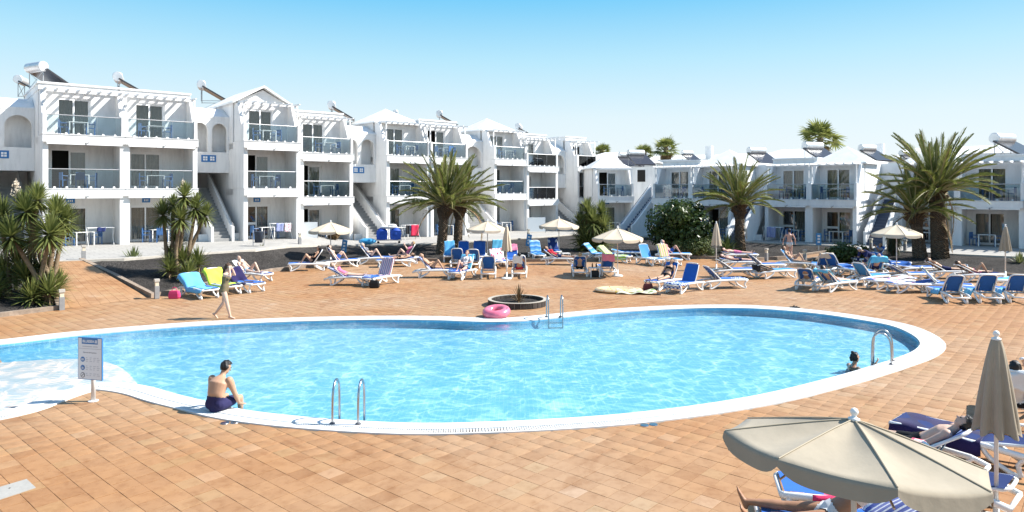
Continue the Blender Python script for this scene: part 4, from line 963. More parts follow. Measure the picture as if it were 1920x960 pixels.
def parasol(label, p, h=2.18, rz=.2, s=1.0, panel=PANELC, tilt=(0,0), base=True):
    root = empty('open_parasol', p, rz); tag(root, label, 'parasol', 'cream parasols by the pool')
    inst('pole', UPOLE, root, (0,0,0), (0,0,0), (1,1,(h-.1)/2.1))
    if base: inst('base', UBASE, root, (0,0,.0))
    hub = inst('canopy', FIN, root, (0,0,h), (tilt[0], tilt[1], 0), s)
    for k in range(8):
        a = k*math.pi/4; inst('canopy_panel', panel, hub, (0,0,0), (0,0,a)); inst('seam', SEAM[panel.name], hub, (0,0,.003), (0,0,a+math.pi/8)); inst('rib', RIB, hub, (0,0,-.015), (0,0,a+math.pi/8), (1.06,1,1)); inst('strut', STRUT, hub, (0,0,0), (0,0,a+math.pi/8))
    return root
def closed_mesh(nm, m, L=1.1, r=.27, n=8, top=.055):
    rings = []; M_ = 64
    for k in range(25):
        t = k/24; rr = top+(r-top)*t**.85; q = []
        for i in range(M_):
            a = 2*math.pi*i/M_; f = .5+.5*math.cos(a*n+.5*math.sin(t*3)); f2 = .5+.5*math.cos(a*n*2+1)
            z = -L*t; rad = rr*(1-.34*t**.5*(1-f)-.06*f2*t)
            if k == 24: z += .07*(1-f)
            q.append((rad*math.cos(a), rad*math.sin(a), z))
        rings.append(q)
    b = MB(); b.loft(rings, True, False); inner = [[(x*.93, y*.93, z) for x, y, z in r_] for r_ in rings[::-1]]; b.loft(inner, True, False); return b.mesh(nm, m, True)
CLOSEDC = closed_mesh('folded_canopy', CANVAS); CLOSEDT = closed_mesh('folded_canopy', CANVAS2, 1.12, .27)
def folded(label, p, h=2.3, rz=0, me=CLOSEDC, s=1.0, base=True):
    root = empty('folded_parasol', p, rz); tag(root, label, 'parasol', 'cream parasols by the pool')
    inst('pole', UPOLE, root, (0,0,0), (0,0,0), (1,1,h/2.1))
    if base: inst('base', UBASE, root)
    inst('folded_canopy', me, root, (0,0,h), (0,0,0), s); inst('finial', FIN, root, (0,0,h+.01), (0,0,0), .9); return root

parasol('open cream parasol on the left over the upright blue lounger', G(620,493), 2.2, .1); parasol('open cream parasol left of the folded one in the middle', G(914,489), 2.2, .3)
parasol('open cream parasol in the middle beside the towel printed with a white crest', G(1048,481), 2.25, .25); parasol('open cream parasol above the lime striped towel', G(1158,518), 2.2, .45)
parasol('open cream parasol in front of the two right palms', G(1681,507), 2.25, .2)
folded('folded cream parasol standing in the middle of the loungers', G(950,523), 2.32, .2); folded('folded cream parasol right of the round shrub', G(1343,507), 2.3, .5); folded('folded cream parasol at the far right edge by the palms', G(1885,521), 2.3, .1, CLOSEDT)
folded('large folded taupe parasol in the right foreground', GY(1868, 8.25), 2.2, .35, CLOSEDT, 1.0)
parasol('large open taupe parasol filling the bottom right corner', GY(1601, 6.25), 1.92, R(12), .91, PANELT, (R(-4), R(7.5)))
# ------------------------------------------------------------------ people
def skinmat(name, c):
    m = mat(name, c, .5, .35, noise=(7, .10)); b = m.node_tree.nodes['Principled BSDF']; b.inputs['Subsurface Weight'].default_value = .0; return m
SKIN = {'tan': skinmat('skin_tan', (.46,.27,.17)), 'fair': skinmat('skin_fair', (.60,.40,.30)), 'brown': skinmat('skin_brown', (.34,.18,.105)), 'pink': skinmat('skin_pink', (.58,.34,.26))}
HAIR = {'black': mat('hair_black', (.012,.010,.009), .45, .4, bump=(60,.5)), 'brown': mat('hair_brown', (.07,.038,.02), .5, .4, bump=(60,.5)), 'blond': mat('hair_blond', (.36,.24,.12), .55, .3, bump=(60,.5)), 'grey': mat('hair_grey', (.42,.41,.40), .6, .3, bump=(60,.5))}
CLOTH = {k: mat('cloth_'+k, c, .8, .15, noise=(9,.12)) for k, c in dict(black=(.015,.015,.017), navy=(.018,.022,.075), pink=(.62,.18,.30), red=(.45,.03,.05), white=(.66,.66,.66), blue=(.05,.12,.38), lightblue=(.36,.48,.60), flower=(.03,.028,.085), grey=(.25,.25,.27), teal=(.05,.26,.42), olive=(.17,.13,.075)).items()}
PEOPLE = []
def V3(*a): return Vector(a)
def capsule(b, p, q, r0, r1, ref=None, flat=1.0, mid=None):
    p, q = V3(*p), V3(*q)
    if mid is None: pts, rr = [p, p.lerp(q,.5), q], [r0, (r0+r1)/2, r1]
    else: pts, rr = [p, p.lerp(q,.3), p.lerp(q,.6), q], [r0, mid, (mid+r1)/2, r1]
    b.tube(pts, rr, 10, ref=ref, flat=flat, rnd=True)
def hand(b, w, d, up, side, s, curl=.4, near=False):
    """palm and five fingers from the wrist w along d; up = back of the hand; side = towards the thumb"""
    d = d.normalized(); side = (side-d*side.dot(d)); side = side.normalized() if side.length > 1e-3 else d.orthogonal(); up = side.cross(d)
    capsule(b, w, w+d*.075*s, .028*s, .036*s, ref=side, flat=.5)
    for k, (o, l) in enumerate(((.03,.068), (.010,.078), (-.010,.072), (-.029,.055))):
        a = w+d*.085*s+side*o*s; m = a+(d*math.cos(curl*.5)-up*math.sin(curl*.5))*l*.55*s; e = m+(d*math.cos(curl*1.5)-up*math.sin(curl*1.5))*l*.5*s
        b.tube([a, m, e], [.0095*s,.009*s,.0075*s], 7, rnd=True)
    a = w+d*.025*s+side*.03*s; m = a+(d*.6+side*.8).normalized()*.035*s; e = m+(d*.9+side*.2-up*.3).normalized()*.035*s; b.tube([a, m, e], [.012*s,.0105*s,.009*s], 7, rnd=True)
def body(J, sex='f', s=1.0, vox=.02, fat=1.0):
    """J: joints in local metres -> raw closed pieces (joined afterwards by a voxel remesh) and the bones"""
    b = MB(); pel, neck, head = J['pelvis'], J['neck'], J['head']; lat = (J['shR']-J['shL']).normalized()
    hl = (J['hipR']-J['hipL']).normalized(); ax = neck-pel
    mid = J.get('waist', pel.lerp(neck,.42)); chest = J.get('chest', pel.lerp(neck,.74))
    sw = (J['shR']-J['shL']).length
    fem = sex == 'f'; hw = (.165 if fem else .155)*s*fat; ww = (.118 if fem else .135)*s*fat; cw = (.138 if fem else .160)*s*fat
    lo = pel-ax.normalized()*.09*s
    pts = [lo, pel, pel.lerp(mid,.6), mid, mid.lerp(chest,.6), chest, chest.lerp(neck,.55), neck]
    wid = [hw*.62, hw, hw*.9, ww, (ww+cw)/2, cw, sw*.40, sw*.17]
    fl = [.8, .68, .70, .74, .72, .70, .62, .8]
    b.tube(pts, wid, 18, ref=lat, flat=fl, rnd=True)
    fw = J['front'].normalized()
    if fem:
        for sd in (-1, 1): c = chest+lat*sd*.062*s+fw*.078*s; b.ball(c, .058*s, .058*s, .058*s, 10, 7)
    for sd in ('L', 'R'): c = J['hip'+sd]-fw*.05*s; b.ball(c+ax.normalized()*-.01, .088*s*fat, .088*s*fat, .088*s*fat, 10, 7)
    hd = J['headup'].normalized(); hf = J['face'].normalized(); hr = hd.cross(hf)
    capsule(b, neck-hd*.03, head-hd*.06*s, .054*s, .05*s)
    Mh = Matrix((hr, hf, hd)).transposed()
    b.ball(head+hd*.02*s, .074*s, .092*s, .098*s, 16, 12, M=Mh); b.ball(head-hd*.055*s+hf*.022*s, .056*s, .064*s, .062*s, 12, 9, M=Mh)
    b.tube([head+hf*.085*s+hd*.015*s, head+hf*.112*s-hd*.022*s], [.011*s,.016*s], 7, rnd=True)
    b.tube([head+hf*.08*s-hd*.055*s-hr*.02*s, head+hf*.088*s-hd*.055*s, head+hf*.08*s-hd*.055*s+hr*.02*s], .008*s, 6, rnd=True)
    for sd in (-1, 1): b.ball(head+hr*sd*.078*s-hf*.005*s-hd*.005*s, .012*s, .022*s, .032*s, 8, 6, M=Mh)
    bones = [('torso', lo, neck, .14), ('head', neck, head+hd*.1*s, .095)]
    for sd, sg in (('L', -1), ('R', 1)):
        sh, el, wr = J['sh'+sd], J['el'+sd], J['wr'+sd]; k = 1.0 if fem else 1.22
        b.ball(sh, .056*s*k, .056*s*k, .056*s*k, 10, 7)
        capsule(b, sh, el, .046*s*k*fat, .036*s*k, mid=.046*s*k*fat); capsule(b, el, wr, .037*s*k, .025*s*k, mid=.038*s*k)
        d = J.get('hd'+sd, wr-el).normalized(); hand(b, wr, d, fw, J.get('th'+sd, -lat*sg*.6+fw*.8), s*1.02*(k**.4), J.get('curl', .5))
        bones += [('arm', sh, el, .05), ('fore', el, wr, .04)]
        hp, kn, an = J['hip'+sd], J['kn'+sd], J['an'+sd]
        capsule(b, hp, kn, .088*s*fat, .056*s, mid=.083*s*fat); capsule(b, kn, an, .054*s, .036*s, mid=.057*s)
        ft = J['ft'+sd].normalized(); sole = (an-kn).normalized()
        up_ = (ft.cross(sole)).cross(ft).normalized()
        heel = an+up_*.035*s-ft*.045*s; ball_ = an+up_*.05*s+ft*.12*s; toe = ball_+ft*.055*s
        lx = ft.cross(up_).normalized()
        b.tube([heel, an+up_*.035*s+ft*.03*s, ball_], [.032*s,.037*s,.042*s], 9, ref=lx, flat=[.95,.9,.5], rnd=True); capsule(b, an, an+up_*.03*s, .036*s, .034*s)
        for q in range(5): o = (-.034+.017*q)*s*sg; a0 = ball_+lx*o; b.tube([a0, a0+ft*(.05-.005*q)*s, a0+ft*(.066-.008*q)*s+up_*.004], [.0105*s,.010*s,.009*s], 6, rnd=True)
        bones += [('thigh', hp, kn, .08), ('shin', kn, an, .05), ('foot', an, toe, .04)]
    return b, bones, (head, hd, hf, hr)
GAR = {'shorts': {'torso': (0,.34), 'thigh': (0,.62)}, 'briefs': {'torso': (0,.26), 'thigh': (0,.14)}, 'bikini_top': {'torso': (.60,.78)}, 'swimsuit': {'torso': (0,.80), 'thigh': (0,.10)}, 'shirt': {'torso': (.16,.95), 'arm': (0,.85)}, 'dress': {'torso': (0,.86), 'thigh': (0,.5)}, 'trousers': {'torso': (0,.30), 'thigh': (0,1.0), 'shin': (0,.9)}, 'jacket': {'torso': (.1,.97), 'arm': (0,1), 'fore': (0,.9)}}
GNAME = {'shorts': 'swim_shorts', 'briefs': 'swim_briefs', 'bikini_top': 'bikini_top', 'swimsuit': 'swimsuit', 'shirt': 'shirt', 'dress': 'dress', 'trousers': 'trousers', 'jacket': 'jacket'}
def person(label, J, loc, rz, skin='tan', hair='brown', clothes=(('briefs','black'),), sex='f', s=1.0, vox=.02, fat=1.0, hairstyle='short', extra=None):
    b, bones, hd = body(J, sex, s, vox, fat)
    me = bpy.data.meshes.new('person'); me.from_pydata(b.v, [], b.f); o = bpy.data.objects.new('person', me); link(o)
    o.location = loc; o.rotation_euler = (0,0,rz); tag(o, label, 'person')
    md = o.modifiers.new('r', 'REMESH'); md.mode = 'VOXEL'; md.voxel_size = vox
    m2 = o.modifiers.new('s', 'SMOOTH'); m2.iterations = 4 if vox > .014 else 5; m2.factor = .5
    PEOPLE.append((o, bones, hd, skin, hair, clothes, s, hairstyle, vox)); return o
def finish_people():
    dg = bpy.context.evaluated_depsgraph_get(); done = []
    for rec in PEOPLE: done.append(bpy.data.meshes.new_from_object(rec[0].evaluated_get(dg)))
    for rec, me in zip(PEOPLE, done):
        o, bones, (head, up_, face, right), skin, hair, clothes, s, style, vox = rec
        old = o.data; o.modifiers.clear(); o.data = me; bpy.data.meshes.remove(old); me.name = 'person'
        me.materials.clear(); me.materials.append(SKIN[skin]); n = len(me.vertices)
        me.polygons.foreach_set('use_smooth', [True]*len(me.polygons)); me.update()
        co = np.zeros(n*3); me.vertices.foreach_get('co', co); co = co.reshape(-1,3); no = np.zeros(n*3); me.vertices.foreach_get('normal', no); no = no.reshape(-1,3)
        dist = []; tt = []
        for nm, a, c, r_ in bones:
            a = np.array(a); c = np.array(c); d = c-a; t = np.clip(((co-a) @ d)/max(1e-9, d @ d), 0, 1); dist.append(np.linalg.norm(co-(a+t[:,None]*d), axis=1)/r_); tt.append(((co-a) @ d)/max(1e-9, d @ d))
        dist = np.array(dist); tt = np.array(tt); best = dist.argmin(0); bt = tt[best, np.arange(n)]; names = np.array([q[0] for q in bones])[best]
        polys = [tuple(p.vertices) for p in me.polygons]
        def shell(sel, off, nm, m):
            fs = [p for p in polys if all(sel[i] for i in p)]
            if not fs: return
            used = sorted({i for p in fs for i in p}); mp = {v: k for k, v in enumerate(used)}; off_ = off[used] if hasattr(off, '__len__') else off
            vs = co[used]+no[used]*(off_[:,None] if hasattr(off_, '__len__') else off_)
            q = MB(); q.v = [tuple(v) for v in vs]; q.f = [tuple(mp[i] for i in p) for p in fs]; q.m = [0]*len(fs); q.build(nm, m, o, True)
        for g, colr in clothes:
            sel = np.zeros(n, bool)
            for bn, (t0, t1) in GAR[g].items(): sel |= (names == bn) & (bt >= t0-.25*(t0 == 0)) & (bt <= t1)
            shell(sel, .012 if g not in ('shirt','jacket','trousers','dress') else .02, GNAME[g], CLOTH[colr])
        rel = (co-np.array(head))/s; zu = rel @ np.array(up_); zf = rel @ np.array(face); zr_ = rel @ np.array(right); rad = np.linalg.norm(rel, axis=1)
        isH = (rad < .155) & ((zu > .055+.35*np.maximum(0, zf-.02)) | ((zf < .008) & (zu > -.07)) | ((zf < -.05) & (zu > -.09))) & (zu > -.10)
        if style != 'bald': shell(isH, np.where(isH, .016+.008*np.sin(co[:,0]*90)*np.sin(co[:,1]*80), 0), 'hair', HAIR[hair])
        if style in ('long', 'bun'):
            q = MB(); H = Vector(head); U, Fv = Vector(up_), Vector(face)
            if style == 'long': q.tube([H+U*.06*s-Fv*.07*s, H-U*.05*s-Fv*.105*s, H-U*.20*s-Fv*.10*s, H-U*.30*s-Fv*.09*s], [.06*s,.068*s,.055*s,.02*s], 10, ref=right, flat=.5, rnd=True)
            else: q.ball(H+U*.125*s-Fv*.05*s, .04*s, .04*s, .035*s, 10, 7); q.tube([H-Fv*.09*s, H-Fv*.10*s-U*.05*s], [.05*s,.03*s], 8, rnd=True)
            q.build('hair', HAIR[hair], o, True)
        if vox < .0165 and style != 'hidden':
            for sd in (-1, 1):
                q = MB(); q.ball(Vector(head)+Vector(face)*.086*s+Vector(up_)*.022*s+Vector(right)*sd*.031*s, .011*s, .008*s, .008*s, 8, 6); q.build('eye', BLACK, o, True)
def lying(bk, kL=0, kR=0, arms='side', s=1.0, lift=.03, turn=0.0, spread=.05, head_up=.12):
    """supine on a lounger with its back at bk degrees; k: 0 straight leg, 1 bent with the knee up"""
    b = R(bk); d = V3(math.cos(b), 0, math.sin(b)); n = V3(-math.sin(b), 0, math.cos(b)); z0 = SEAT+lift+.085*s
    J = {}; pel = V3(HINGE+.02-.10*s*(1-math.cos(b)), 0, z0+.01); J['pelvis'] = pel; J['waist'] = pel+d*.19*s+n*.0; J['chest'] = pel+d*.37*s+n*.015
    J['neck'] = pel+d*.53*s+n*.01; hu = (d+n*head_up).normalized(); J['head'] = J['neck']+hu*.155*s+n*.025*s; J['headup'] = hu; f = (n-hu*n.dot(hu)).normalized(); f.rotate(Matrix.Rotation(turn, 3, hu)); J['face'] = f; J['front'] = n
    for sd, sg, k in (('L',-1,kL), ('R',1,kR)):
        y = V3(0, -sg, 0); J['hip'+sd] = pel+y*.088*s-d*.03*s; J['sh'+sd] = J['neck']-d*.055*s+y*.175*s
        if k > .5: kn = J['hip'+sd]+V3(-.29*k,0,.335)*s+y*.02; an = V3(kn.x-.24*s, kn.y, z0-.055)
        else: kn = J['hip'+sd]+V3(-.43,0,-.025)*s+y*spread; an = kn+V3(-.41,0,-.012)*s+y*spread*.6
        J['kn'+sd] = kn; J['an'+sd] = an; J['ft'+sd] = V3(-.35,0,.9)+y*.35 if k <= .5 else V3(-.9,0,.1)
        if arms == 'side': J['el'+sd] = J['sh'+sd]-d*.26*s+y*.09*s-n*.02; J['wr'+sd] = J['el'+sd]-d*.235*s+y*.01+n*.03
        elif arms == 'head': J['el'+sd] = J['sh'+sd]+d*.14*s+y*.21*s+n*.03; J['wr'+sd] = J['head']+y*.07*s-n*.05*s+d*.03
        elif arms == 'belly': J['el'+sd] = J['sh'+sd]-d*.24*s+y*.12*s+n*.03; J['wr'+sd] = J['el'+sd]-d*.10*s-y*.20*s+n*.12*s
        elif arms == 'read': J['el'+sd] = J['sh'+sd]-d*.20*s+y*.07*s+n*.14*s; J['wr'+sd] = J['el'+sd]+d*.10*s+n*.22*s-y*.06*s
    J['curl'] = .7; return J
def on(l, J, label, **k): return person(label, J, l.p, l.h, **k)
def standing(s=1.0, stride=0.0, bend=0.0, look=0.0, arms='side'):
    """faces +x; stride: + puts the left leg forward"""
    J = {}; pel = V3(0,0,.93*s); up_ = V3(math.sin(bend),0,math.cos(bend)); J['pelvis'] = pel; J['waist'] = pel+up_*.2*s; J['chest'] = pel+up_*.37*s; J['neck'] = pel+up_*.545*s
    hu = (up_+V3(look,0,.3)).normalized(); J['head'] = J['neck']+hu*.155*s+V3(.02,0,0); J['headup'] = hu; J['face'] = V3(hu.z,0,-hu.x); J['front'] = V3(up_.z,0,-up_.x)
    for sd, sg in (('L',-1), ('R',1)):
        y = V3(0,-sg,0); q = stride*(1 if sd == 'L' else -1); J['hip'+sd] = pel+y*.09*s-V3(0,0,.03)*s; J['sh'+sd] = J['neck']-up_*.06*s+y*.178*s
        kn = J['hip'+sd]+V3(math.sin(q*.55+abs(q)*.18), 0, -math.cos(q*.55))*.43*s; an = kn+V3(math.sin(q*.9-.1-(.75*abs(q) if q < 0 else 0)), 0, -math.cos(q*.9-(.75*abs(q) if q < 0 else 0)))*.415*s
        J['kn'+sd] = kn; J['an'+sd] = an; J['ft'+sd] = V3(1,0,-.05 if q >= 0 else -.9)+y*.15
        if arms == 'side': J['el'+sd] = J['sh'+sd]+V3(-.03-q*.1,0,-.27)*s+y*.05*s; J['wr'+sd] = J['el'+sd]+V3(.06-q*.06,0,-.24)*s
        elif arms == 'hips': J['el'+sd] = J['sh'+sd]+V3(-.06,0,-.25)*s+y*.12*s; J['wr'+sd] = J['el'+sd]+V3(.10,0,-.2)*s+y*.03
        elif arms == 'face': J['el'+sd] = J['sh'+sd]+V3(.20,0,-.06)*s+y*.04*s; J['wr'+sd] = J['head']+V3(.06,0,.03)*s+y*.09*s; J['hd'+sd] = V3(-.6,0,.6)-y*.3
        elif arms == 'down': J['el'+sd] = J['sh'+sd]+V3(.06,0,-.26)*s+y*.05*s; J['wr'+sd] = J['el'+sd]+V3(.05,0,-.24)*s
    return J
# --- loungers, with what lies on them (pixel x, y of the middle on the deck; head direction; back angle)
L = lounger
a = L('lounger under a sky blue towel, leftmost by the yucca', 372, 556, 140, 36); towel('sky blue towel covering the leftmost lounger', a, .02, 1.98, 'sky', .62, (.12,.2), 1)
a = L('lounger under a lime green towel', 415, 549, 140, 44, 'n'); towel('lime green towel on the second lounger from the yucca', a, .35, 1.98, 'lime', .62, (.05,.16), 2)
a = L('lounger with a purple towel behind the walking person', 456, 545, 146, 40); towel('dark purple towel on the lounger behind the walking person', a, .3, 1.95, 'purple', .62, (.02,.12), 3)
a4 = L('flat footed lounger with a pale person, rearmost of the left four', 470, 527, 158, 42); towel('white towel under the pale sunbather at the left', a4, .2, 1.95, 'white', .6, (.0,.05), 4)
on(a4, lying(42, 0, 1, 'side'), 'pale sunbather lying beyond the purple towel', skin='fair', hair='grey', clothes=(('briefs','lightblue'),))
a = L('lounger where a person in black swimwear sits with bent knees', 580, 507, 15, 56); on(a, lying(58, 1, 1, 'belly', head_up=.3), 'person in black swimwear sitting with bent knees on the left', skin='tan', hair='black', clothes=(('swimsuit','black'),), hairstyle='long')
a = L('lounger with its blue back to the camera under the left open parasol', 636, 501, 212, 58); on(a, lying(54, 1, 1, 'side'), 'sunbather under the left open parasol with only raised knees showing', skin='fair', hair='brown', clothes=(('shorts','blue'),))
a = L('lounger with a girl in pink, side on to the pool', 655, 534, 178, 30); towel('striped navy towel under the girl in pink', a, .05, 1.85, 'bluewhite', .58, (.0,.04), 5); on(a, lying(30, 0, 0, 'side', .92), 'girl in a pink swimsuit lying side on to the pool', skin='fair', hair='blond', clothes=(('swimsuit','pink'),), s=.92, hairstyle='long')
a = L('upright lounger draped with a multicoloured striped towel', 716, 533, 62, 68); towel('multicoloured striped towel hanging on an upright lounger', a, .8, 2.2, 'multi', .58, (.0,.0), 6)
a = L('lounger with a person in grey by the dark gravel, left of the pink one', 700, 495, 190, 52); on(a, lying(50, 1, 1, 'belly'), 'sunbather in grey with raised knees by the dark gravel', skin='fair', hair='grey', clothes=(('shirt','grey'),('briefs','navy')))
a = L('lounger with a person in a pink top by the dark gravel', 757, 494, 8, 58); on(a, lying(56, 0, 1, 'read'), 'person in a pink top reading by the dark gravel', skin='fair', hair='blond', clothes=(('shirt','pink'),('briefs','pink')))
a = L('flat lounger in front of the reader in pink', 742, 500, 14, 8); on(a, lying(6, 0, 0, 'side'), 'person lying flat in front of the reader in pink', skin='tan', hair='brown', clothes=(('briefs','black'),))
a = L('lounger with a bald man, side on, in front of the central palm', 816, 520, 180, 46); towel('black and white striped towel under the bald man', a, .6, 2.1, 'bluewhite', .58, (0,0), 7); on(a, lying(44, 1, 0, 'belly'), 'bald tanned man with one knee raised', skin='tan', hair='brown', clothes=(('briefs','black'),), sex='m', hairstyle='bald')
a = L('upright lounger with a sky blue towel at the foot of the palm trunks', 843, 489, 96, 66, 'l'); towel('sky blue towel on the lounger at the palm trunks', a, .9, 1.98, 'sky', .56, (0,0), 8)
L('upright royal blue lounger second from the palm trunks', 869, 489, 92, 66); a = L('upright royal blue lounger third from the palm trunks', 900, 489, 90, 66); towel('royal blue towel on the third lounger from the palm trunks', a, .5, 1.95, 'royal', .56, (0,.1), 9)
L('lounger seen from behind its blue back, left one of two by the palm', 859, 499, 268, 52); L('lounger seen from behind its blue back, right one of two by the palm', 889, 501, 268, 52)
a = L('lounger with a person in white facing the pool', 868, 521, 70, 55); towel('sky blue towel behind the person in white', a, 1.2, 2.15, 'turq', .6, (0,0), 10); on(a, lying(56, 1, 0, 'belly', head_up=.35), 'person in a white top sitting up facing the pool', skin='pink', hair='blond', clothes=(('shirt','white'),('briefs','navy')))
L('lounger seen from behind, left of the middle folded parasol', 916, 519, 271, 55)
a = L('lounger seen from behind, right of the middle folded parasol', 974, 518, 268, 58); towel('white towel hung over the lounger right of the middle folded parasol', a, 1.3, 2.3, 'white', .3, (.1,0), 11); on(a, lying(50, 0, 0, 'side'), 'dark haired sunbather hidden behind a lounger back', skin='tan', hair='black', clothes=(('briefs','red'),))
a = L('upright lounger with a turquoise towel behind the folded parasol', 932, 486, 90, 66, 'l'); towel('turquoise towel behind the middle folded parasol', a, .9, 1.98, 'turq', .56, (0,0), 12)
a = L('lounger with a red flowered towel behind the folded parasol', 934, 500, 100, 40); towel('red flowered towel left of the folded parasol pole', a, .3, 1.9, 'flower', .6, (.05,.1), 13)
a = L('blue lounger with a pink edged towel right of the folded parasol', 961, 497, 95, 62); towel('pink towel hung over the top of a blue lounger', a, 1.55, 2.2, 'pinkplain', .58, (0,0), 14)
a = L('upright lounger with a banded blue towel by the blue notice', 1006, 487, 100, 64, 'l'); towel('banded blue towel on an upright lounger by the blue notice', a, .6, 1.98, 'bluestripe', .58, (0,.05), 15)
a = L('upright lounger under a navy towel with white crests', 1038, 480, 95, 64); towel('navy towel printed with white crests', a, .9, 1.98, 'club', .58, (0,0), 16)
a = L('lounger with a person in red under the middle parasol', 1050, 496, 168, 34); on(a, lying(30, 0, 0, 'side'), 'person in a red top lying under the middle parasol', skin='tan', hair='brown', clothes=(('shirt','red'),('shorts','navy')))
a = L('lounger seen from behind left of the small white table', 1086, 516, 268, 50); on(a, lying(46, 0, 1, 'head'), 'sunbather with blond hair left of the small white table', skin='fair', hair='blond', clothes=(('briefs','black'),))
a = L('lounger seen from behind with a pink towel over its top', 1137, 515, 271, 58); towel('pink towel over a lounger top right of the small table', a, 1.4, 2.25, 'pinkplain', .58, (0,0), 17)
a = L('lounger with a rumpled blue towel behind the parasol pole', 1120, 487, 150, 44, 'l'); towel('rumpled blue towel left of the lime striped one', a, .4, 1.98, 'bluestripe', .6, (.05,.1), 18)
a = L('lounger with a lime striped towel', 1150, 491, 152, 40); towel('lime striped towel hanging over a lounger', a, .1, 1.98, 'limestripe', .62, (.05,.25), 19)
L('flat blue footed lounger right of the lime striped towel', 1178, 484, 168, 10, 'l')
a = L('light blue upright lounger with a white towel on its seat', 1216, 496, 113, 62, 'l'); towel('crumpled white towel on a light blue seat', a, .35, .95, 'white', .42, (0,0), 20)
a = L('upright lounger with a pink and green striped towel', 1250, 496, 111, 62, 'l'); towel('pink and green striped towel on an upright lounger', a, .5, 2.05, 'multi2', .56, (0,0), 21)
a = L('lounger with a grey haired person behind the two light blue ones', 1262, 487, 172, 50, 'l'); on(a, lying(48, 1, 1, 'side'), 'grey haired sunbather with raised knees behind two light blue loungers', skin='pink', hair='grey', clothes=(('shorts','blue'),))
a = L('lounger with a person in a black bikini by the printed float', 1246, 540, 44, 58); on(a, lying(52, 0, 0, 'side', fat=1.0) if False else lying(52, 0, 0, 'side'), 'person in a black bikini sitting back by the printed float', skin='tan', hair='brown', clothes=(('bikini_top','black'),('briefs','black')), fat=1.2, hairstyle='long')
a = L('big blue lounger with a checked towel on its foot', 1286, 546, 44, 64); towel('blue and white checked towel hanging off a lounger foot', a, -.22, .55, 'check', .6, (.1,.1), 22)
a = L('low blue lounger side on, right of the checked towel', 1354, 540, 193, 44); towel('blue checked towel on the foot of the low lounger', a, .0, .5, 'check', .5, (0,0), 23)
a = L('lounger with a man in pink shorts, behind the man in navy shorts', 1386, 488, 178, 8); on(a, lying(6, 0, 0, 'head'), 'man in pink shorts lying flat near the broad palm', skin='pink', hair='brown', clothes=(('shorts','pink'),), sex='m')
a = L('lounger with a man in navy shorts beside the right folded parasol', 1386, 503, 176, 10); on(a, lying(8, 0, 0, 'side'), 'man in navy shorts lying flat beside the folded parasol', skin='pink', hair='brown', clothes=(('shorts','navy'),), sex='m')
L('empty blue lounger in front of the man in navy shorts', 1378, 519, 184, 34)
a = L('reclined lounger with a black towel over its head end', 1452, 521, 196, 18, 'l'); towel('black towel over a lounger head', a, 1.2, 2.15, 'black', .6, (0,.05), 24)
a = L('upright lounger with a seated person near the path', 1492, 505, 148, 52, 'l'); on(a, lying(50, 0, 1, 'belly'), 'person seated on the light blue lounger near the path', skin='tan', hair='brown', clothes=(('briefs','grey'),))
a = L('lounger from behind with a long haired person in white', 1515, 541, 236, 42); on(a, lying(38, 0, 1, 'side'), 'person in a white bikini on the lounger left of the turquoise towel', skin='tan', hair='blond', clothes=(('bikini_top','white'),('briefs','white')))
a = L('lounger from behind draped with a turquoise towel and dark haired person', 1565, 545, 208, 42); towel('turquoise towel trailing off the side of a lounger', a, .2, 2.05, 'turq', .6, (.18,.0), 25); on(a, lying(38, 0, 0, 'side'), 'dark haired sunbather on the trailing turquoise towel', skin='fair', hair='black', clothes=(('shorts','lightblue'),), sex='m')
a = L('lounger from behind with a beige towel over its top', 1541, 511, 264, 52); towel('beige towel over a lounger top', a, 1.5, 2.15, 'beige', .6, (0,0), 26)
a = L('lounger a person in navy bends over', 1602, 519, 100, 10); towel('pale blue towel spread on the lounger being made up', a, .1, 1.0, 'sky', .56, (0,.08), 27)
person('person in navy clothes bending over a lounger', standing(.98, .15, 1.15, .1, 'down'), G(1617,517)+V3(.5,.2,0), R(195), skin='tan', hair='grey', clothes=(('jacket','navy'),('trousers','grey')), sex='m')
a = L('lounger with a person reading behind the bent figure', 1634, 497, 12, 54); on(a, lying(52, 1, 1, 'read'), 'person in grey reading beside the low dark bush', skin='brown', hair='brown', clothes=(('shirt','grey'),('trousers','grey')), sex='m')
a = L('lounger from behind with a sky blue towel round its back', 1638, 517, 262, 50); towel('sky blue towel round the back of the lounger below the parasol', a, 1.0, 2.2, 'turq', .62, (.06,.06), 28); on(a, lying(44, 1, 0, 'side'), 'bald sunbather on the sky blue towel below the right parasol', skin='pink', hair='grey', clothes=(('shorts','navy'),), sex='m', hairstyle='bald')
a = L('lounger covered by a royal blue towel under the right parasol', 1668, 505, 188, 40); towel('royal blue towel covering a lounger under the right parasol', a, .05, 2.1, 'royal', .64, (.12,.2), 29)
a = L('flat lounger with a pink patterned towel, left one', 1672, 541, 8, 6); towel('pink and white patterned towel on the left flat lounger', a, .1, 1.8, 'pinkwhite', .58, (0,.1), 30)
a = L('flat lounger with a navy and pink towel, right of the left flat one', 1712, 548, 6, 8); towel('pink patterned towel on the right flat lounger', a, .1, .9, 'pinkwhite', .58, (.05,.05), 31)
L('empty flat blue lounger in front of the palm trunks', 1722, 515, 182, 6)
a = L('navy lounger with a man, arms behind his head, by the palm trunks', 1776, 522, 174, 30, 'n'); on(a, lying(26, 0, 0, 'head'), 'man lying with arms behind his head by the palm trunks', skin='tan', hair='brown', clothes=(('shorts','navy'),), sex='m')
a = L('navy lounger with a person, one knee up, right of the palm trunks', 1832, 528, 177, 28, 'n'); on(a, lying(24, 1, 0, 'side'), 'person in a pale top with one knee up, right of the palm trunks', skin='tan', hair='brown', clothes=(('bikini_top','lightblue'),('briefs','pink')), hairstyle='long')
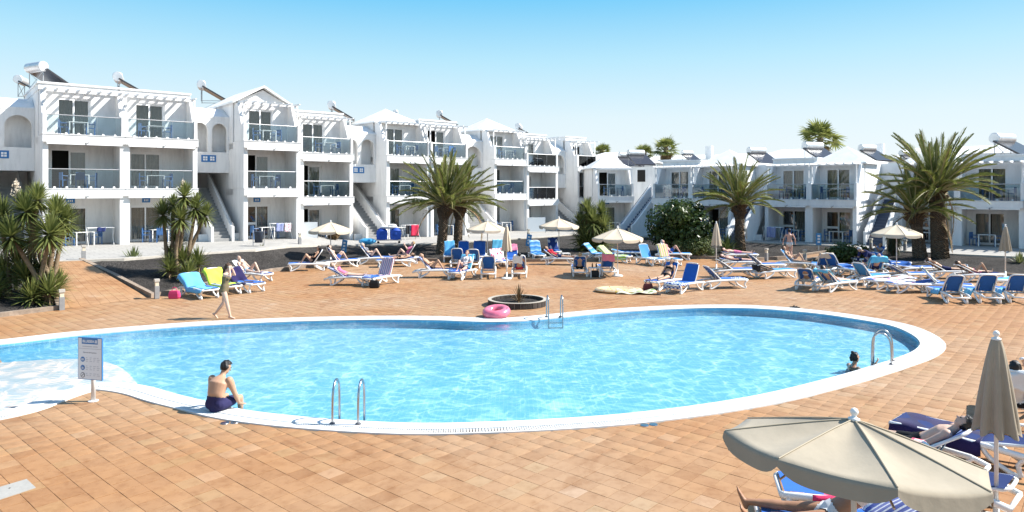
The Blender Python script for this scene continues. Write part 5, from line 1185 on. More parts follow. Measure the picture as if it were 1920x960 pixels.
a = L('flat lounger with a turquoise towel at the right edge', 1893, 540, 4, 6); towel('turquoise towel on the flat lounger at the right edge', a, .05, 1.85, 'turq', .6, (0,.1), 32)
a = L('blue lounger with a leaf patterned towel on its back', 1767, 549, 152, 48); towel('green leaf patterned towel across a lounger back', a, 1.2, 1.95, 'palm', .34, (.0,.12), 33)
a = L('blue backed lounger, left one of the row of three at the right', 1777, 564, 262, 54); towel('sky blue towel hanging off the left lounger of the row of three', a, .5, 1.3, 'sky', .6, (.2,.1), 34)
a = L('blue backed lounger, middle one of the row of three at the right', 1840, 564, 258, 56); towel('sky blue towel hanging off the middle lounger of the row of three', a, .5, 1.3, 'turq', .6, (.3,0), 35)
a = L('blue backed lounger, right one of the row of three at the right', 1898, 564, 254, 56); towel('sky blue towel hanging off the right lounger of the row of three', a, .5, 1.3, 'sky', .6, (.3,.1), 36)
L('empty blue lounger between the low bush and the bent figure', 1568, 513, 214, 54); L('raised light blue lounger left of the pink patterned towels', 1628, 533, 206, 48, 'l')
L('empty blue lounger behind the black towel', 1432, 509, 186, 40); a = L('half hidden lounger with a white towel under the right parasol', 1700, 528, 184, 30); towel('white towel on the half hidden lounger under the right parasol', a, .9, 1.95, 'white', .58, (0,.05), 37)
# foreground right: loungers under the big parasols
NEAR = 'loungers in the right foreground'
a = L('foreground lounger under a dark purple towel', 0, 0, -48, 10, 'n', V3(6.78,10.3,0), NEAR); towel('dark purple towel over the foreground lounger', a, -.25, 1.2, 'purple', .68, (.22,.22), 41)
a2 = L('foreground lounger with a dark haired person, beside the purple towel', 0, 0, -46, 34, 'b', V3(5.55,9.85,0), NEAR)
on(a2, lying(30, 0, 0, 'side'), 'dark haired person lying between the two big parasols', skin='fair', hair='black', clothes=(('shorts','black'),), sex='m', vox=.016)
a3 = L('empty white framed lounger behind the big open parasol', 0, 0, -46, 8, 'n', V3(5.35,9.0,0), NEAR)
a5 = L('lounger under the big open parasol with a person using a phone', 0, 0, -14, 34, 'b', V3(3.72,7.55,0), NEAR); towel('grey striped towel under the person with the phone', a5, .1, 1.95, 'bluewhite', .6, (.02,.05), 42)
pn = on(a5, lying(38, 0, 0, 'read', spread=.06, lift=.06), 'person lying under the big parasol holding a phone', skin='brown', hair='brown', clothes=(('bikini_top','white'),('briefs','white')), vox=.0125, hairstyle='long')
pn.location = a5.p+V3(-.42,.0,0)
a6 = L('lounger with a melon patterned towel under the big open parasol', 0, 0, -14, 50, 'b', V3(4.25,8.35,0), NEAR); towel('pink melon patterned towel under the big open parasol', a6, .3, 2.1, 'melon', .64, (.05,.1), 43)
a7 = L('lounger at the right edge with a dark haired person in white', 0, 0, 238, 58, 'b', V3(8.55,11.85,0), NEAR); towel('white towel over the lounger back at the right edge', a7, 1.35, 2.25, 'white', .5, (0,0), 44)
on(a7, lying(52, 0, 1, 'read', head_up=.35), 'dark haired person in white at the right edge', skin='tan', hair='black', clothes=(('shirt','white'),('shorts','black')), sex='m', vox=.018)
# the phone
def at_local(o, v): return o.location+Matrix.Rotation(o.rotation_euler[2], 3, 'Z') @ Vector(v)

# standing, sitting and swimming people
person('slim person walking along the pool edge, hand at the face', standing(.97, -.36, .10, .25, 'face'), G(421,597), R(4), skin='fair', hair='brown', clothes=(('swimsuit','olive'),), hairstyle='long', vox=.017)
person('person in white swim briefs standing with the back turned on the path', standing(1.0, .2, .02, .0, 'hips'), G(1480,487), R(75), skin='pink', hair='black', clothes=(('briefs','white'),))
person('person in a blue top at the corner of the round shrub', standing(.98, .25, .05, 0, 'side'), G(1315,457,.47), R(150), skin='brown', hair='black', clothes=(('jacket','teal'),('trousers','navy')), sex='m')
def seated_edge(s=1.0):
    J = {}; pel = V3(0,0,.12*s); J['pelvis'] = pel; J['waist'] = V3(-.02,0,.30*s); J['chest'] = V3(.03,0,.46*s); J['neck'] = V3(.13,0,.585*s); hu = V3(.40,-.05,.9).normalized()
    J['head'] = J['neck']+hu*.165*s+V3(.02,0,0); f = V3(hu.z,-.5,-hu.x-.15).normalized(); J['face'] = f; J['headup'] = (hu-f*hu.dot(f)).normalized(); J['front'] = V3(.93,0,-.35)
    for sd, sg in (('L',-1), ('R',1)):
        y = V3(0,-sg,0); J['hip'+sd] = pel+y*.095*s+V3(.02,0,-.03); J['sh'+sd] = J['neck']+V3(-.04,0,-.055)*s+y*.205*s
        J['kn'+sd] = J['hip'+sd]+V3(.43,0,.01)*s+y*.07; J['an'+sd] = J['kn'+sd]+V3(.02,0,-.42)*s; J['ft'+sd] = V3(1,0,-.2)
        J['el'+sd] = J['sh'+sd]+V3(.07,0,-.265)*s+y*.07*s; J['wr'+sd] = J['el'+sd]+V3(.10,0,-.215)*s+y*.02; J['hd'+sd] = V3(.8,0,-.35)
    J['curl'] = .3; return J
person('man in patterned swim shorts sitting on the pool edge, seen from behind', seated_edge(.93), G(406,769,.03)+V3(.0,.02,.03), R(72), skin='tan', hair='black', clothes=(('shorts','flower'),), sex='m', vox=.0125, fat=1.22)
def swimmer():
    J = {}; pel = V3(-.22,0,-.42); J['pelvis'] = pel; J['waist'] = V3(-.13,0,-.24); J['chest'] = V3(-.06,0,-.07); J['neck'] = V3(.0,0,.10); J['headup'] = V3(-.1,0,1).normalized(); J['head'] = V3(.03,0,.265); J['face'] = V3(1,0,.1).normalized(); J['front'] = V3(.6,0,-.75)
    for sd, sg in (('L',-1), ('R',1)):
        y = V3(0,-sg,0); J['hip'+sd] = pel+y*.09; J['sh'+sd] = V3(-.01,0,.045)+y*.175; J['kn'+sd] = pel+V3(-.25,0,-.35)+y*.1; J['an'+sd] = pel+V3(-.55,0,-.6)+y*.1; J['ft'+sd] = V3(-1,0,-.1)
        J['el'+sd] = J['sh'+sd]+V3(.22,0,-.10)+y*.06; J['wr'+sd] = J['el'+sd]+(V3(.18,0,.24) if sd == 'R' else V3(.22,0,-.05))
    J['curl'] = 1.2; return J
person('swimmer with dark hair in a bun holding the right pool ladder', swimmer(), G(1601,682,-.04)+V3(0,0,-.12), R(8), skin='tan', hair='black', clothes=(('bikini_top','navy'),('briefs','navy')), hairstyle='bun', vox=.016)
person('swimmer cut by the left edge of the photo', swimmer(), G(-12,672,-.04)+V3(0,0,-.06), R(200), skin='tan', hair='brown', clothes=(('briefs','navy'),), vox=.02)
# ------------------------------------------------------------------ pool furniture and small things
def ladder(label, px, py, inward):
    p = G(px, py, .03); root = empty('pool_ladder', p, inward); tag(root, label, 'ladder', 'steel pool ladders')
    for s in (-1, 1):
        y = s*.22; pts = spline([(-.02,y,.0),(-.0,y,.45),(.07,y,.62),(.19,y,.69),(.31,y,.62),(.37,y,.45),(.38,y,-.1),(.38,y,-.36)], .05)
        b = MB(); b.tube(pts, .021, 10); h = b.build('handrail', STEEL, root, True)
        b = MB(); b.lathe([(.05,-.005),(.05,.012),(.025,.03),(.022,.03)], (-.02,y,0), 12); b.build('flange', mat('dark_flange', (.12,.12,.13), .4, .4, .6), h)
    for z in (-.12,-.26):
        b = MB(); b.box(.34,.42,-.22,.22,z-.012,z+.012); b.build('tread', STEEL, root)
ladder('steel pool ladder at the near edge right of the seated man', 648, 794, R(87)); ladder('steel pool ladder at the far edge by the round planter', 1038, 594, R(-84)); ladder('steel pool ladder at the right end beside the swimmer', 1671, 679, R(148))
# rules board
def text_mesh(txt, size, m, parent, loc, rot=(R(90),0,0), align='CENTER', nm='lettering', bold=0):
    c = bpy.data.curves.new('t', 'FONT'); c.body = txt; c.size = size; c.align_x = align; c.align_y = 'CENTER'; c.extrude = .0008; c.offset = bold
    o = bpy.data.objects.new('t', c); COL.objects.link(o); dg = bpy.context.evaluated_depsgraph_get(); me = bpy.data.meshes.new_from_object(o.evaluated_get(dg)); bpy.data.objects.remove(o)
    me.materials.clear(); me.materials.append(m); r = bpy.data.objects.new(nm, me); link(r, parent); r.location = loc; r.rotation_euler = rot; return r
p = G(175,752); board = empty('pool_rules_board', p, R(-14)); tag(board, 'white pool rules board with blue header on a post by the pool', 'sign')
b = MB(); b.tube([(0,0,0),(.0,0,1.1)], .04, 12); b.build('post', mat('post_white', (.72,.71,.69), .5, noise=(6,.12)), board, True)
b = MB(); b.lathe([(.09,0),(.09,.012),(.06,.02),(.04,.02)], (0,0,0), 14); b.build('base_plate', mat('post_white', (.7,.7,.7)), board)
b = MB(); b.box(-.275,.275,-.075,-.05,.42,1.21); pn_ = b.build('panel', mat('board_blue', (.04,.17,.40), .4, .4), board)
b = MB(); b.box(-.262,.262,-.08,-.0755,.433,1.197); face = b.build('face', mat('board_white', (.74,.74,.74), .45), board)
b = MB(); b.box(-.18,.18,-.0835,-.0805,1.09,1.197); b.build('header', mat('board_blue', (.04,.17,.40)), board)
HB = mat('sign_text_grey', (.30,.31,.33), .6); BB = mat('board_blue', (.04,.17,.40)); WH = mat('board_white', (.74,.74,.74))
text_mesh('BLUESEA', .068, WH, board, (-.03,-.0845,1.14), bold=.002)
for ax in (-1,1):
    for az in (-1,1): b = MB(); b.lathe([(.0,-.001),(.014,-.001),(.014,.001),(.0,.001)], (0,0,0), 10); o = b.build('emblem_petal', WH, board); o.location = (.145+ax*.015,-.085,1.14+az*.015); o.rotation_euler = (R(90),0,0)
text_mesh('Normas de la piscina', .036, HB, board, (0,-.0815,.93)); 
b = MB(); b.box(-.17,.05,-.0822,-.0806,1.035,1.052); b.box(.07,.18,-.0822,-.0806,1.035,1.052); b.build('print_line', mat('sign_text_pale', (.50,.51,.53), .6), board)
b = MB(); b.box(-.26,.26,-.082,-.0805,1.0,1.004); b.build('rule_line', HB, board)
for k, z in enumerate((.80,.645,.505)):
    b = MB(); r_ = .048; b.lathe([(.0,-.001),(r_,-.001),(r_,.001),(0,.001)], (0,0,0), 20); o = b.build('pictogram', BB if k < 2 else BLACK, board); o.location = (-.16,-.082,z); o.rotation_euler = (R(90),0,0)
    b = MB(); b.lathe([(.0,-.001),(r_*.8,-.001),(r_*.8,.001),(0,.001)], (0,0,0), 20); i_ = b.build('pictogram_disc', WH if k == 2 else BB, board); i_.location = (-.16,-.0835,z); i_.rotation_euler = (R(90),0,0)
    b = MB()
    if k == 0:
        for x in (-.02,0,.02): b.box(x-.006,x+.006,-.0865,-.085,-.022,.018)
    elif k == 1: b.box(-.024,.024,-.0865,-.085,-.02,-.008); b.box(-.016,-.004,-.0865,-.085,-.006,.018); b.box(.004,.02,-.0865,-.085,-.006,.006)
    else: b.box(-.034,.034,-.0865,-.085,-.005,.005)
    o = b.build('pictogram_mark', WH if k < 2 else BLACK, board); o.location = (-.16,0,z); o.rotation_euler = (0, R(-40) if k == 2 else 0, 0)
    for j in range(3 if k < 2 else 2):
        for q in range(4):
            b = MB(); x0 = -.085+.082*q; b.box(x0, x0+(.03+.04*((k*5+j*3+q*7) % 5)/5), -.0822, -.0806, z+.026-.033*j, z+.038-.033*j); b.build('print_line', mat('sign_text_pale', (.50,.51,.53), .6), board)
# pink swim ring on the coping
b = MB(); n, m = 40, 18; rings = []
for i in range(n):
    a = 2*math.pi*i/n; rr = .145*(1+.015*math.sin(a*20)); rings.append([((.30+rr*math.cos(t))*math.cos(a), (.30+rr*math.cos(t))*math.sin(a), .145+rr*.95*math.sin(t)) for t in [2*math.pi*j/m for j in range(m)]])
rings.append(rings[0]); b.loft(rings, True, False)
PINKR = mat('pink_vinyl', (.72,.16,.24), .25, .5, noise=(2.5,.3), coat=.3); o = b.build('swim_ring', PINKR, None, True); o.location = G(931,597)+V3(0,.25,.02); o.rotation_euler = (R(9),R(-4),0); tag(o, 'pink inflatable swim ring on the far pool edge', 'swim ring')
b = MB(); b.tube([(.34,-.1,.27),(.36,-.11,.31)], [.014,.012], 8); b.build('valve', PINKR, o)
# round planter
pc = G(970,571.5)+V3(0,0,0); pl = empty('round_planter', pc); pl.scale = (1,1,.78); tag(pl, 'round low planter ringed with dark stone blocks by the far ladder', 'planter')
DST = mat('dark_stone', (.055,.045,.04), .8, .3, noise=(8,.3), bump=(25,.5), rnd=.35); MOR = mat('mortar_white', (.40,.36,.30), .9, .1, noise=(8,.15))
b = MB(); nn = 60
b.loft([[(r_*math.cos(2*math.pi*i/nn), r_*math.sin(2*math.pi*i/nn), z) for i in range(nn)] for r_, z in ((.985,-.02),(.985,.25),(1.02,.25),(1.02,.272),(.90,.272),(.90,.25),(.905,.25),(.905,0))], True, False); b.build('wall', MOR, pl, False)
for k in range(30):
    a0, a1 = 2*math.pi*(k+.06)/30, 2*math.pi*(k+.94)/30; b = MB(); am = (a0+a1)/2
    vs = [(r_*math.cos(a), r_*math.sin(a), z) for z in (.015,.245) for r_, a in ((.975,a0),(1.012,a0),(1.012,am),(1.012,a1),(.975,a1),(.975,am))]
    b.add(vs, [(0,1,2,3,4,5)[::-1],(6,7,8,9,10,11)]+[(i,(i+1)%6,6+(i+1)%6,6+i) for i in range(6)]); b.build('stone_block', DST, pl)
    b = MB(); vs = [(r_*math.cos(a), r_*math.sin(a), z) for z in (.10,.245) for r_, a in ((.885,a0),(.91,a0),(.91,a1),(.885,a1))]; b.add(vs, [(3,2,1,0),(4,5,6,7)]+[(i,(i+1)%4,4+(i+1)%4,4+i) for i in range(4)]); b.build('stone_block', DST, pl)
b = MB(); b.lathe([(.90,.0),(.90,.12),(.4,.15),(.0,.16)], (0,0,0), 30); b.build('soil', GRAVEL, pl)
me = rosette_mesh('thin_plant', 41, 46, .62, .02, 18, 85, .45, REDL); o = inst('thin_leaved_plant', me, None, pc+V3(.05,0,.15), (0,0,0), 1.15); tag(o, 'small reddish grass like plant growing in the round planter', 'plant')
# bollard lights
def bollard(label, px, py, z=0.0, h=.66):
    p = G(px, py, z); o = empty('bollard_light', p, R(40)); tag(o, label, 'bollard', 'short bollard lights beside the beds')
    b = MB(); b.box(-.075,.075,-.075,.075,-.05,h*.62); b.build('post', mat('bollard_grey', (.27,.27,.27), .6, noise=(9,.2)), o)
    b = MB(); b.box(-.06,.06,-.06,.06,h*.621,h*.86); b.build('lamp', mat('frosted_lens', (.62,.55,.42), .4), o); b = MB(); b.box(-.085,.085,-.085,.085,h*.861,h); b.build('cap', mat('bollard_cap', (.46,.43,.38), .6, noise=(9,.2)), o)
for lab, x, y, z in (('bollard light at the foot of the orange ramp by the big yucca', 116, 580, .02), ('bollard light at the bed corner left of the sky blue towel', 294, 557, .06), ('bollard light at the top of the orange ramp', 157, 488, .92), ('bollard light on the terrace left of the white screen', 562, 458, .8),
    ('bollard light at the bed corner left of the path', 1437, 488, .05), ('bollard light right of the path by the low bush', 1509, 491, .05), ('bollard light at the top of the right path', 1633, 468, .46), ('bollard light on the right terrace behind the stump', 1697, 471, .48), ('bollard light near the small house stairs', 1180, 444, .45), ('bollard light behind the banded blue towel', 991, 447, .5)): bollard(lab, x, y, z)
# blue notices on stakes
def notice(label, px, py, z, tilt):
    p = G(px, py, z); o = empty('garden_notice', p, R(-10)); o.rotation_euler[1] = R(tilt); tag(o, label, 'sign', 'blue garden notices')
    b = MB(); b.tube([(0,0,-.15),(0,0,.35)], .02, 8); b.build('stake', POLE, o); b = MB(); b.box(-.15,.15,-.02,.02,.22,.92); q = b.build('panel', mat('notice_blue', (.05,.24,.50), .4), o)
    b = MB()
    for k in range(3): b.box(-.07,.07,-.024,-.0205,.34+.18*k,.45+.18*k)
    b.build('panel_marks', TRIM, q)
notice('blue notice leaning in the gravel right of the left parasol', 643, 480, .2, 8); notice('blue notice leaning behind the banded blue towel', 989, 468, .35, 8); notice('blue notice by the right terrace edge', 1535, 466, .4, 0)
# litter bin, laundry trolley, screens, hose
p = G(485,461,.92); o = empty('litter_bin', p, R(40)); tag(o, 'dark litter bin in a grey frame on the left terrace', 'bin')
b = MB(); b.lathe([(.0,.18),(.2,.18),(.24,.75),(.25,.78),(.22,.78),(.18,.25),(0,.25)], (0,0,0), 16); b.build('bucket', mat('bin_dark', (.03,.04,.06), .5), o, True)
b = MB()
for s in (-1,1): b.tube([(s*.3,0,0),(s*.3,0,.85)], .022, 6)
b.tube([(-.3,0,.2),(.3,0,.2)], .018, 6); b.build('frame', RAIL, o)
p = G(729,456,.56); o = empty('laundry_trolley', p, R(10)); tag(o, 'laundry trolley with blue bags and white linen on the terrace', 'trolley')
for k, x in enumerate((-.42,.42)):
    b = MB(); b.ball((x,0,.58), .36,.28,.42, 14, 10); b.box(x-.33,x+.33,-.26,.26,.25,.8); b.build('linen_bag', mat('bag_blue', (.02,.08,.42), .6, noise=(5,.3)), o, True, 50)
b = MB(); b.ball((0,0,1.02), .55,.24,.12, 14, 8); b.ball((.2,0,1.12), .3,.2,.1, 12, 8); b.build('folded_linen', TW['white'], o, True)
b = MB(); b.tube([(-.8,-.3,.2),(.8,-.3,.2),(.8,.3,.2),(-.8,.3,.2),(-.8,-.3,.2)], .02, 6); b.tube([(.0,-.3,.2),(0,-.3,1.15)], .025, 6); b.build('frame', RAIL, o)
for x in (-.65,.65): b = MB(); b.lathe([(.0,-.03),(.08,-.03),(.08,.03),(0,.03)], (0,0,0), 12); w_ = b.build('wheel', BLACK, o); w_.location = (x,-.2,.08); w_.rotation_euler = (R(90),0,0)
for lab, x, y, z, w, h in (('white screen leaning beside the stepped balcony on the left', 578, 450, .72, 1.15, 1.15), ('white screen in front of the far stepped building', 1006, 437, .47, 1.45, 1.25)):
    p = G(x,y,z); o = empty('terrace_screen', p, R(14)); tag(o, lab, 'screen'); b = MB(); b.box(-w/2,w/2,-.02,.02,.12,h); b.build('panel', mat('screen_white', (.66,.70,.72), .4), o); b = MB(); b.box(-w/2-.03,-w/2-.002,-.025,.025,0,h+.03); b.box(w/2+.002,w/2+.03,-.025,.025,0,h+.03); b.build('frame', RAIL, o)
hp_ = [G(532,470,.5)+V3(0,0,.03), G(541,470.5,.48)+V3(0,0,.03), G(548,472.5,.45)+V3(0,0,.03), G(556,472,.45)+V3(0,0,.03), G(558,466,.55)+V3(0,0,.03)]
b = MB(); b.tube(spline(hp_, .1), .025, 7); o = b.build('garden_hose', WHITEP, None, True); tag(o, 'short white hose lying on the dark gravel', 'hose')
b = MB(); b.ball((0,0,.18), .55,.4,.2, 18, 10); o = b.build('inflatable_float', mat('blue_vinyl', (.05,.34,.62), .3, .5, noise=(4,.3)), None, True); o.location = G(689,458,.58); tag(o, 'shiny blue inflatable lying on the terrace by the stairs', 'float')
# printed pizza-like float on the deck
b = MB(); rings = []
for k, (rr, z) in enumerate(((0,.05),(.3,.055),(.62,.06),(.75,.12),(.85,.17),(.98,.15),(1.05,.08),(1.0,.02),(.6,.01))): rings.append([(rr*1.15*math.cos(2*math.pi*i/30), rr*.8*math.sin(2*math.pi*i/30), z) for i in range(30)])
b.loft(rings, True, True); FLT = mat('float_print', (.55,.38,.20), .4, .4); N_, L_ = nodes(FLT); vt = N_.new('ShaderNodeTexVoronoi'); vt.inputs['Scale'].default_value = 5; tc = N_.new('ShaderNodeTexCoord'); L_.new(tc.outputs['Object'], vt.inputs['Vector'])
r_ = ramp(N_, [(0,(.55,.62,.10)),(.16,(.42,.10,.05)),(.26,(.62,.46,.27))], 'CONSTANT'); L_.new(vt.outputs['Distance'], r_.inputs[0]); L_.new(r_.outputs[0], N_['Principled BSDF'].inputs['Base Color'])
o = b.build('inflatable_float', FLT, None, True, 60); o.location = G(1160,547); o.rotation_euler = (0,0,R(-8)); o.scale = (.78,.78,.9); tag(o, 'brown printed inflatable float lying on the deck', 'float')
g = grid(lambda u, v: ((u-.5)*1.5, (v-.5)*.75, .03+.10*abs(math.sin(u*7+v*2))*abs(math.sin(v*5+u))+.03*math.sin(u*15)), 24, 14); o = g.build('crumpled_towel', TW['palm'], None, True); o.location = G(1192,550); o.rotation_euler = (0,0,R(-6)); md = o.modifiers.new('t','SOLIDIFY'); md.thickness = .012; tag(o, 'crumpled white and green towel on the deck beside the float', 'towel')
# small white side table with two bottles
def side_table(label, px, py):
    p = G(px,py); o = empty('side_table', p, R(8)); tag(o, label, 'table', 'small white side tables'); b = MB(); b.box(-.22,.22,-.22,.22,.40,.43); b.build('table_top', WHITEP, o)
    for sx in (-1,1):
        for sy in (-1,1): b = MB(); b.box(sx*.2-.02,sx*.2+.02,sy*.2-.02,sy*.2+.02,0,.4); b.build('leg', WHITEP, o)
    return p
p = side_table('small white table with two bottles between two blue backs', 1114, 519)
for k, x in enumerate((-.08,.1)): b = MB(); b.lathe([(.0,0),(.033,0),(.035,.13),(.014,.17),(.014,.2),(0,.2)], (0,0,0), 10); o = b.build('bottle', mat('bottle_brown', (.09,.05,.02), .2), None, True); o.location = p+V3(x,.02*k,.431); tag(o, ('left' if k == 0 else 'right')+' dark bottle on the small white table', 'bottle')
side_table('small white table under the middle open parasol', 1061, 489)
# bags, sandals, drain covers, slab
def bag(label, p, s, m): b = MB(); b.loft([[(sx*.2*k_, sy*.09*k_, z_) for sx, sy in ((-1,-.7),(-.8,-1),(.8,-1),(1,-.7),(1,.7),(.8,1),(-.8,1),(-1,.7))] for k_, z_ in ((.85,0),(1.05,.06),(1,.2),(.82,.3),(.6,.31))]); q = b.build('bag', m, None, False); q.location = p; q.scale = (s,)*3; b2 = MB(); b2.tube(spline([(-.1,0,.28),(-.06,0,.42),(.06,0,.42),(.1,0,.28)], .05), .012, 6); b2.build('strap', m, q); tag(q, label, 'bag')
bag('black bag under the striped towel lounger', G(702,540), 1.0, BLACK); bag('black bag under the small white table', G(1116,519.5)+V3(0,.05,0), .95, BLACK); bag('dark red patterned bag beside the person in the black bikini', G(1215,545), .9, mat('bag_maroon', (.09,.02,.025), .7)); bag('pink bag beside the sky blue towel', G(327,560), .95, mat('bag_pink', (.62,.05,.16), .6))
def sandals(label, px, py, rz): 
    p = G(px,py); o = empty('sandals', p, rz); tag(o, label, 'sandals')
    for s in (-1,1):
        b = MB(); b.prism([(-.13,-.03),(-.1,-.045),(.05,-.05),(.13,-.035),(.14,.0),(.12,.035),(.0,.03),(-.12,.03)], .0, .025, 'z'); b.v = [(x, y+s*.07, z) for x, y, z in b.v]; q = b.build('sole', BLACK, o)
        b = MB(); b.tube([(.0,s*.07-.045,.02),(.04,s*.07,.06),(.0,s*.07+.035,.02)], .012, 6); b.build('strap', BLACK, q)
sandals('black sandals lying on the far pool coping', 1490, 576.5, R(10)); sandals('black sandals beside the crumpled towel on the deck', 1232, 553, R(-10))
for lab, x, y in (('steel drain cover near the seated man', 431, 793), ('steel drain cover at the near coping right of centre', 1217, 797)):
    p = G(x,y); o = empty('drain_cover', p+V3(0,0,.004), R(12)); tag(o, lab, 'drain cover', 'steel drain covers')
    for s in (-1,1): b = MB(); b.lathe([(0,0),(.075,0),(.07,.008),(0,.009)], (s*.08,0,0), 16); b.build('lid', STEEL, o)
b = MB(); q_ = [G(-60,932), G(50,899.5), G(67,915.5), G(-40,951)]; b.add([v+V3(0,0,-.03) for v in q_]+[v+V3(0,0,.012) for v in q_], [(4,5,6,7),(0,1,5,4),(1,2,6,5),(2,3,7,6),(3,0,4,7)]); b.f = [f[::-1] for f in b.f] if False else b.f
o = b.build('pale_slab', mat('pale_concrete', (.33,.315,.285), .85, noise=(4,.12), bump=(20,.2))); up_me = o.data; tag(o, 'pale concrete inspection slab set in the tiles at bottom left', 'slab')
b = MB(); b.lathe([(0,0),(.012,0),(.012,.003),(0,.003)], (0,0,0), 10); q = b.build('lift_hole', BLACK, o); q.location = G(18,917)+V3(0,0,.0125)
# beach balls by the white lounger
for lab, x, y, r_ in (('large white beach ball behind the lime towel', 382, 533, .20), ('small white beach ball behind the lime towel', 394, 536, .12)):
    b = MB(); b.ball((0,0,r_), r_, r_, r_, 18, 12); o = b.build('beach_ball', mat('ball_white', (.72,.72,.72), .35), None, True); o.location = G(x,y)+V3(0,.5,0); tag(o, lab, 'ball')
# phone in the hand of the person under the big parasol
b = MB(); b.box(-.036,.036,-.005,.005,-.075,.075); o = b.build('phone', BLACK); o.location = at_local(pn, (.36,.0,.78)); o.rotation_euler = (R(20),0,a5.h+R(90)); tag(o, 'black phone held by the person under the big parasol', 'phone')

# ------------------------------------------------------------------ balcony and patio furniture
def chair_meshes():
    M = {}
    b = MB(); b.box(-.22,.22,-.21,.21,.42,.45); M['seat'] = b.mesh('seat', BLUECH)
    b = MB(); b.prism([(-.22,.46),(.22,.46),(.2,.84),(-.2,.84)], .19, .22, 'y'); M['backrest'] = b.mesh('backrest', BLUECH)
    b = MB(); b.box(-.02,.02,-.02,.02,0,.42); M['leg'] = b.mesh('leg', BLUECH)
    b = MB(); b.tube([(0,-.2,.45),(0,-.2,.64),(0,.2,.66)], .018, 6); M['arm'] = b.mesh('armrest', BLUECH)
    b = MB(); b.box(-.45,.45,-.36,.36,.70,.73); M['top'] = b.mesh('table_top', WHITEP); b = MB(); b.box(-.025,.025,-.025,.025,0,.7); M['tleg'] = b.mesh('leg', WHITEP); return M
CM = chair_meshes()
def chair(label, group, p, rz, full=True):
    o = empty('terrace_chair', p, rz); tag(o, label, 'chair', group); inst('seat', CM['seat'], o); inst('backrest', CM['backrest'], o)
    for sx in (-1,1):
        for sy in (-1,1): inst('leg', CM['leg'], o, (sx*.2,sy*.19,0))
        inst('armrest', CM['arm'], o, (sx*.22,0,0))
def table(label, group, p, rz):
    o = empty('terrace_table', p, rz); tag(o, label, 'table', group); inst('table_top', CM['top'], o)
    for sx in (-1,1):
        for sy in (-1,1): inst('leg', CM['tleg'], o, (sx*.42,sy*.33,0))
FLOOR3 = ['ground floor patio', 'first floor balcony', 'top floor balcony']; FLOOR2 = ['ground floor patio', 'upper balcony']
rdc = random.Random(11); nset = 0
def furnish(blk, lx, ly, w, zs, names, where, skip=()):
    th = blk.rotation_euler[2]; Mr = Matrix.Rotation(th, 3, 'Z')
    for k, z in enumerate(zs):
        if k in skip: continue
        x = rdc.uniform(.42,.62)*w; y = rdc.uniform(.75,.95) if k else rdc.uniform(.7,1.0); lab = names[k]+', '+where
        def W(dx, dy): return blk.location+Mr @ V3(lx+x+dx, ly+y+dy, z+.002)
        table('white table, '+lab, 'white terrace tables', W(0,0), th+rdc.uniform(-.2,.2))
        for q in range(rdc.choice((2,2,3))):
            dx, dy, a = ((-.62,.0,R(90)), (.62,.05,R(-90)), (.0,-.52,R(180)))[q]; chair('blue chair '+('left of', 'right of', 'before')[q]+' the table, '+lab, 'blue terrace chairs', W(dx,dy), th+a+rdc.uniform(-.4,.4))
names_b = {'1': 'wide left building', '2': 'gabled building', '3': 'behind the central palms', '4': 'right of the central palms', '5': 'far narrow building'}
for key, nm in names_b.items():
    blk, p0, zb, units, ends = blocks[key]
    for i, (u, e) in enumerate(zip(units, ends)):
        lx, ly, w, p = e; nb = 2 if w > 5 else 1; z2 = u[4]-zb
        for q in range(nb):
            side = (', left bay' if (q if nb > 1 else i) == 0 else ', right bay') if (nb > 1 or len(units) > 1) else ''
            furnish(blk, lx+q*w/nb, ly, w/nb, [u[3]-zb, z2-2.8, z2], FLOOR3, nm+side)
for blk, nm, bays_, h in ((B6, 'small pyramid roofed house', [(0,3.1)], 2.95), (R1, 'behind the dark shrub', [(0,3.1),(3.1,3.1)], 2.86), (R2, 'between the palm groups', [(0,2.95),(2.95,2.95)], 2.83), (R3, 'behind the tall right palms', [(0,3.3),(3.3,3.35),(6.65,3.4)], 2.81)):
    for i, (x, w) in enumerate(bays_):
        side = '' if len(bays_) == 1 else (', left bay', ', middle bay' if len(bays_) == 3 else ', right bay', ', right bay')[i]
        furnish(blk, x, 0, w, [0, h], FLOOR2, nm+side)
# laundry and drying racks
def rack(label, px, Y, z, towels, rz=TH):
    p = GY(px, Y, z); o = empty('drying_rack', p, rz); tag(o, label, 'drying rack'); b = MB()
    for y in (-.25,0,.25): b.tube([(-.6,y,.95),(.6,y,.95)], .012, 5)
    for s in (-1,1): b.tube([(-.6*s,-.3,0),(-.6*s,.3,.95)], .014, 5); b.tube([(-.6*s,.3,0),(-.6*s,-.3,.95)], .014, 5)
    b.build('frame', WHITEP, o)
    for k, (x, wd, ln, kind, lab) in enumerate(towels):
        g = grid(lambda u, v: (x+(u-.5)*wd+.01*math.sin(v*6), -.28-.02*math.sin(u*9)-.05*min(1,v*4)*0, .97-v*ln+.01*math.sin(u*7)), 8, 8); q = g.build('hanging_towel', TW[kind], None, True); q.location = p; q.rotation_euler = (0,0,rz); md = q.modifiers.new('t','SOLIDIFY'); md.thickness = .012; tag(q, lab, 'towel')
rack('drying rack on the patio behind the laundry trolley', 770, 47.6, .56, [(.15,.6,.75,'red','red towel drying on a rack behind the laundry trolley'), (-.4,.3,.6,'black','black towel drying next to the red one')])
rack('drying rack with towels on the gabled building patio', 527, 42.6, .93, [(-.2,.45,.5,'bluewhite','striped towel on the gabled building drying rack'), (.3,.4,.55,'pinkwhite','pink patterned towel on the gabled building drying rack')])
rack('drying rack with a dark cloth on the wide building patio', 188, 37.3, .96, [(0,.4,.22,'navy','dark cloth on the wide building drying rack')])
